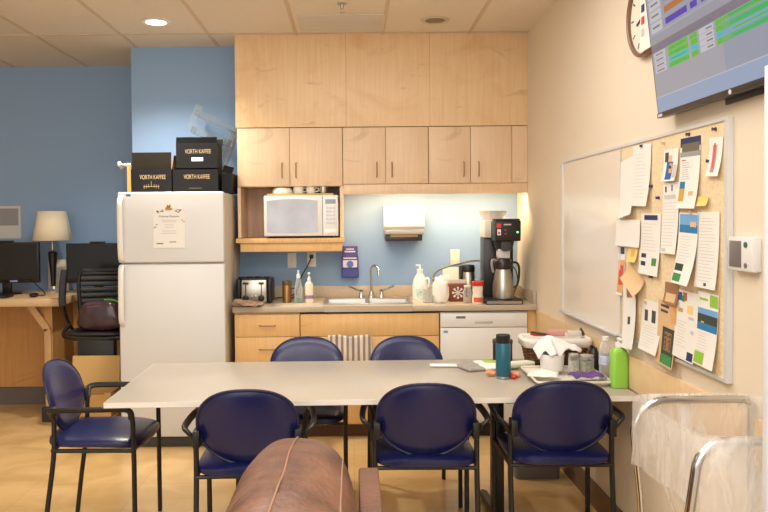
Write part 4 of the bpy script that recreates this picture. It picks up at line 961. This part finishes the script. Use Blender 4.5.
# wicker basket with white liner
WICK = mat('wicker', (120,78,40), .7, rgb2=(66,40,20), scale=60, bump=.5, bscale=120)
bs_ = thing('wicker_basket', 'brown wicker basket with white cloth liner, full of packets', 'basket', tpos(1.055, 3.92))
def rect_ring(w, d, z, n=12, r=.03):
    pts = []
    for cx, cy, a0 in ((w-r,d-r,0), (-w+r,d-r,PI/2), (-w+r,-d+r,PI), (w-r,-d+r,1.5*PI)):
        for k in range(n//4+1): a = a0+PI/2*k/(n//4); pts.append((cx+r*math.cos(a), cy+r*math.sin(a), z))
    return pts
def loft(m, rings, cap0=True, mi=0):
    n_ = len(rings[0]); vs = [p for r in rings for p in r]; fs = []
    for j in range(len(rings)-1):
        for i in range(n_): fs.append((j*n_+i, j*n_+(i+1) % n_, (j+1)*n_+(i+1) % n_, (j+1)*n_+i))
    if cap0: fs.append(tuple(range(n_)))
    return m.add(vs, fs, mi)
loft(MB(), [rect_ring(.138,.068,0), rect_ring(.15,.078,.07), rect_ring(.162,.086,.135)]).build('weave', WICK, bs_)
m = MB()
for k in range(8): m.tube(rect_ring(.141+.003*k,.071+.0023*k,.01+.016*k), .0055, 6, closed=True)
m.build('woven_ring', WICK, bs_)
loft(MB(), [rect_ring(.145,.07,.08), rect_ring(.157,.081,.147), rect_ring(.171,.094,.151), rect_ring(.176,.099,.14), rect_ring(.171,.096,.105)]).build('liner', mat('liner_white', (234,226,218), .8), bs_, solid=.002)
def packet(label, x, y, z, w, d, h, rz, ry, c, nm='snack_packet'):
    o = B(-w/2, w/2, -d/2, d/2, 0, h, bev=.003).build(nm, mat('pk_'+nm+str(c), c, .45), loc=(x, y, z), rot=(0, ry, rz)); tag(o, label, 'packet', 'packets in the wicker basket')
for a in [('red flat packet lying in the wicker basket', .975, 3.90, TZ+.158, .09, .05, .012, .3, .05, (176,60,52)), ('pink packet standing in the wicker basket', 1.07, 3.93, TZ+.152, .08, .04, .03, 0, 0, (206,150,146)),
          ('pale grey packet at the wall end of the basket', 1.16, 3.92, TZ+.152, .07, .05, .026, -.2, 0, (206,198,186)), ('dark narrow packet across the basket front', .96, 3.87, TZ+.172, .08, .02, .008, -.4, .1, (70,50,54))]: packet(*a)
gl = MB().lathe([(.02,0), (.02,.006), (.002,.036), (.0001,.036)], n=10).build('pointed_cap', mat('dark_olive', (70,66,52), .5), loc=(1.205, 3.95, TZ+.155)); tag(gl, 'dark pointed cap sticking out of the wicker basket', 'cap')
# tray with a crumpled napkin tub, jars and a purple cloth
tr = thing('serving_tray', 'flat pale tray under the jars and napkin tub', 'tray', tpos(1.015, 3.585), (0, 0, -.02))
loft(MB(), [rect_ring(.155,.17,.0, r=.02), rect_ring(.17,.185,.018, r=.02)]).build('base', mat('tray_cream', (228,220,206), .45), tr)
m = MB().tube(rect_ring(.171,.186,.02, r=.02), .006, 8, closed=True); m.build('rim', mat('tray_rim', (218,208,194), .45), tr)
TT = TZ+.0195
pn = MB().grid(lambda a, b: (-.07+.14*a, -.06+.12*b, .004+.01*math.sin(3*a)*b+.008*noise.noise((a*3, b*3, 8))), 10, 8).build('paper_napkin', PAPER, loc=(.905, 3.56, TT+.004), rot=(0,0,-.3), solid=.003); tag(pn, 'loose white napkin spread on the tray edge', 'napkin')
tu = thing('napkin_tub', 'white tub heaped with a crumpled white cloth', 'tub', (.985, 3.70, TT))
MB().lathe([(.052,0), (.055,.004), (.06,.08), (.056,.08), (.05,.01), (.0001,.008)], n=26).build('tub', mat('tub_white', (232,230,226), .4), tu)
def drape(a, b):
    th_ = 2*PI*a; c = math.cos(th_)
    rad = (.074+.014*math.cos(4*th_+.5)+.05*max(0, c)**8)*b
    rad *= 1+.10*b*math.sin(7*th_+1.)
    x = rad*c-.022*(1-b); y = rad*math.sin(th_)*.85
    z = .168-.085*b**1.5+.012*b*math.cos(4*th_+2.)+.012*b*math.sin(7*th_)+.02*max(0, c)**8*b*b
    return (x, y, z+.012*noise.noise((x*30, y*30, 2.))*(.4+b))
MB().grid(drape, 96, 20).build('cloth', mat('cloth_white', (232,230,226), .9), tu, ang=70, solid=.003)
def jar(label, x, y, r, h, fill):
    t = thing('glass_jar', label, 'jar', (x, y, TT), group='glass jars on the tray')
    MB().lathe([(r*.95,0), (r,.004), (r,h*.78), (r*.85,h*.88), (r*.85,h*.9)], n=22).build('body', GLASS, t)
    MB().lathe([(r*.88,.003), (r*.92,.006), (r*.92,h*.6), (.0001,h*.64)], n=16).build('contents', fill, t)
    MB().lathe([(r*.9,h*.88), (r*.92,h*.89), (r*.92,h), (r*.86,h*1.02), (.0001,h*1.02)], n=22).build('lid', mat('jar_lid', (196,190,180), .35, .6), t)
jar('narrow lidded glass jar next to the napkin tub', 1.075, 3.64, .026, .088, mat('fill_pale', (206,198,180), .8, var=.2, scale=80))
jar('wide lidded glass jar between the narrow jar and black bottle', 1.14, 3.65, .036, .08, mat('fill_mix', (190,180,150), .8, rgb2=(120,110,84), scale=60))
fk = thing('black_flask', 'small black flask behind the wide glass jar', 'flask', (1.205, 3.74, TZ))
MB().lathe([(.03,0), (.032,.004), (.032,.085), (.02,.105), (.016,.12), (.0001,.121)], n=20).build('body', BLACK, fk)
MB().tube([(.0,-.006,.118), (-.02,-.008,.13)], .008, 8).build('spout', BLACK, fk)
pcl = MB().grid(lambda a, b: (-.075+.15*a, -.05+.1*b, .006+.016*abs(noise.noise((a*4, b*4, 5)))+.008*math.sin(a*6+b*3)**2), 18, 14).build('purple_cloth', mat('cloth_purple', (106,72,140), .8, var=.2, scale=20), loc=(1.095, 3.5, TT+.002), rot=(0,0,.15), solid=.003); tag(pcl, 'crumpled purple cloth on the front of the tray', 'cloth')
pb = thing('water_bottle', 'clear plastic water bottle with white cap beside the green bottle', 'bottle', (1.2, 3.55, TZ))
MB().lathe([(.028,0), (.03,.004), (.029,.04), (.031,.05), (.029,.06), (.031,.07), (.031,.14), (.018,.178), (.013,.184), (.013,.19)], n=22).build('body', CLEAR, pb)
MB().lathe([(.0315,.075), (.0315,.118)], n=22).build('wrapper', mat('bottle_label', (150,170,206), .4, rgb2=(226,228,232), scale=40), pb)
MB().lathe([(.016,.188), (.016,.206), (.0001,.208)], n=16).build('cap', WPL, pb)
gp = thing('sanitizer_bottle', 'lime green pump bottle at the wall end of the table', 'bottle', (1.206, 3.39, TZ))
LIME = mat('lime_plastic', (142,200,72), .35)
loft(MB(), [rect_ring(.033,.027,0, r=.012), rect_ring(.036,.03,.004, r=.014), rect_ring(.036,.03,.158, r=.014), rect_ring(.031,.026,.172, r=.018), rect_ring(.018,.018,.18, r=.0175), rect_ring(.014,.014,.184, r=.0135)]).build('body', LIME, gp)
MB().lathe([(.016,0), (.016,.02), (.006,.024), (.006,.038), (.0001,.038)], 0, 0, .183, 16).box(-.008, .008, -.03, .01, .216, .226, bev=.003).build('pump', WPL, gp)
# grey bin on the floor beneath the table
wbn = thing('waste_bin', 'grey plastic bin on the floor under the table by the right wall', 'bin', (1.06, 4.36, 0))
loft(MB(), [rect_ring(.125,.075,0, r=.02), rect_ring(.14,.09,.28, r=.02)]).build('bin', mat('bin_grey', (106,98,92), .5), wbn, solid=.004)
MB().tube(rect_ring(.142,.092,.28, r=.02), .006, 8, closed=True).build('rim', mat('bin_rim', (90,84,80), .5), wbn)

# ------------------------------------------------------------------ bag hamper at the right
hp = thing('bag_hamper', 'chrome tube laundry hamper frame lined with a clear plastic bag', 'hamper', (1.055, 2.1, 0))
def utube(xl, xr, z, y, r=.075, spl=.0, r2=.03):
    pts = [(xl-spl, y, .012), (xl-spl*.35, y, z-.3), (xl, y, z-r)]+[(xl+r-r*math.cos(a), y, z-r+r*math.sin(a)) for a in [PI/2*k/6 for k in range(1, 7)]]
    return pts+[(xr-r2+r2*math.sin(a), y, z-r2+r2*math.cos(a)) for a in [PI/2*k/6 for k in range(0, 7)]]+[(xr, y, .012)]
MB().tube(utube(-.18, .188, .938, .225, .1, -.06), .0125, 12).build('back_frame', CHROME, hp)
MB().tube(utube(-.19, .188, .938, -.215, .08, .09), .0125, 12).build('front_frame', CHROME, hp)
m = MB()
for x in (-.19, .182): m.tube([(x, -.2, .2), (x, .21, .2)], .009, 8)
m.build('cross_bar', CHROME, hp)
def hem(a):
    """closed loop round the two frames, a in 0..1"""
    p = rect_ring(.2, .235, 0, n=24, r=.07); k = a*len(p); i = int(k) % len(p); j = (i+1) % len(p); f = k-int(k)
    return Vector(p[i]).lerp(Vector(p[j]), f)
def fold(h, b, k=1.):
    return noise.noise((h.x*26, h.y*26, b*1.6+k))*.6+noise.noise((h.x*60, h.y*60, b*2.5+k))*.4
def outer(a, b):
    h = hem(a % 1.0); s_ = 1.02+.05*b*fold(h, b)
    return (h.x*s_*.97-.004, h.y*s_, min(.957-(.2+.05*noise.noise((h.x*8, h.y*8, 4)))*b, .954))
def inner(a, b):
    h = hem(a % 1.0); s_ = .97-.62*b**1.5+.10*b*fold(h, b, 7.); return (h.x*s_*.97+.05*b, h.y*s_, .956-.55*b)
MB().grid(outer, 160, 14, m=1).grid(inner, 160, 22).build('liner_bag', [FILM, FILM2], hp, ang=80)

# ------------------------------------------------------------------ leather sofa in the foreground
LEA = mat('brown_leather', (122,84,64), .4, rgb2=(80,52,40), scale=9, bump=.25, bscale=30)
LEA2 = mat('brown_leather_back', (116,80,60), .5, rgb2=(96,64,48), scale=6, bump=.12, bscale=60)
SEAM = mat('leather_seam', (142,104,82), .5)
sf = thing('leather_sofa', 'brown leather sofa with a puffy back cushion in the foreground', 'sofa', (-.3, 1.5, 0))
CC = Vector((.16, .0, .765))
def cu(p): return p+Vector((-.03*max(0, -(p.y)/.6)*(1 if p.x < 0 else 0), 0, 0))+Vector((0,0,.006*noise.noise(p*9)))
MB().sup(CC, (.15,.60,.225), (3.,3.4,2.4), 56, 30, fn=cu).build('back_cushion', LEA, sf)
def surf(x, y):      # height of the cushion top over its middle
    lo, hi = 1e-3, 1.
    for _ in range(40):
        A = (lo+hi)/2
        if abs(x/(.15*A))**3+abs(y/(.6*A))**3.4 > 1: lo = A
        else: hi = A
    return .225*max(0, 1-hi**2.4)**(1/2.4)
for xs in (-.005, .112):
    pts = []
    for k in range(61):
        p = Vector((xs, -.592+1.184*k/60, 0)); p.z = surf(p.x, p.y)
        if p.z > .03: pts.append(CC+cu(p)+Vector((0, 0, .0015)))
    MB().tube(pts, .0025, 6).build('seam', SEAM, sf)
B(.312, .368, -.6, .595, .1, .812, bev=.008, seg=2).build('back_frame', LEA2, sf)
B(-.5, .31, -.6, .6, .12, .40, bev=.03, seg=3).build('seat_base', LEA2, sf)
B(-.5, .02, -.5, .5, .40, .47, bev=.03, seg=3).build('seat_cushion', LEA, sf)
for x in (-.44, .3):
    for y in (-.54, .54): MB().lathe([(.018,0), (.026,.12)], x, y, 0, 12).build('leg', BLACK, sf)

# ------------------------------------------------------------------ light
def area(name, loc, sx, sy, power, color=(1,.86,.68), rot=(0,0,0), spread=PI):
    l = bpy.data.lights.new(name, 'AREA'); l.shape = 'RECTANGLE'; l.size = sx; l.size_y = sy; l.energy = power; l.color = color; l.spread = spread
    o = bpy.data.objects.new(name, l); COL.objects.link(o); o.location = loc; o.rotation_euler = rot; return o
WARM = (1., .965, .92)
area('ceiling_panel_light', (-.3, 3.3, HC-.02), 2.0, .9, 36, WARM)
area('ceiling_panel_light', (-.1, 1.2, HC-.02), 2.0, .9, 44, WARM)
area('front_fill_light', (-.8, -1.3, 1.7), 3.6, 1.8, 50, (1., .97, .93), rot=(PI/2, 0, 0))  # added fill from behind the camera, lifts walls and cabinet fronts
area('ceiling_panel_light', (-3.4, 2.4, HC-.02), 1.2, 1.2, 8, WARM)
area('bounce_light', (-.5, .2, 1.75), 1.6, 1.6, 70, (1., .98, .94), rot=(PI, 0, 0))
area('strip_light', (.6, 5.40, 1.728), 1.15, .04, 12.5, (1., .74, .43))
def spot(name, loc, e, ang=110, blend=.8, c=(1,.92,.80)):
    l = bpy.data.lights.new(name, 'SPOT'); l.energy = e; l.spot_size = math.radians(ang); l.spot_blend = blend; l.shadow_soft_size = .06; l.color = c
    o = bpy.data.objects.new(name, l); COL.objects.link(o); o.location = loc; return o
spot('downlight', (-1.34, 4.98, HC-.02), 200, 128, .95)
spot('downlight', (.2, 4.3, HC-.02), 30)
w = bpy.data.worlds.new('world'); sc.world = w; w.use_nodes = True
w.node_tree.nodes['Background'].inputs[0].default_value = (1., .97, .93, 1); w.node_tree.nodes['Background'].inputs[1].default_value = .8

# ------------------------------------------------------------------ camera
cam = bpy.data.cameras.new('camera'); co = bpy.data.objects.new('camera', cam); COL.objects.link(co)
cam.sensor_width = 36; cam.sensor_fit = 'HORIZONTAL'; cam.lens = 750/768*36
cam.shift_x = .0414; cam.shift_y = -.0226
pitch, roll = math.radians(1.5), math.radians(.5)
f = Vector((0, math.cos(pitch), -math.sin(pitch))); r0 = Vector((1,0,0)); u0 = r0.cross(f)
rr = r0*math.cos(roll)-u0*math.sin(roll); uu = r0*math.sin(roll)+u0*math.cos(roll)
M = Matrix((rr, uu, -f)).transposed().to_4x4(); M.translation = Vector((0, 0, 1.51))
co.matrix_world = M
cam.clip_start = .05
sc.camera = co
sc.view_settings.view_transform = 'Standard'
sc.view_settings.look = 'None'
sc.view_settings.exposure = 0.
sc.cycles.use_denoising = True
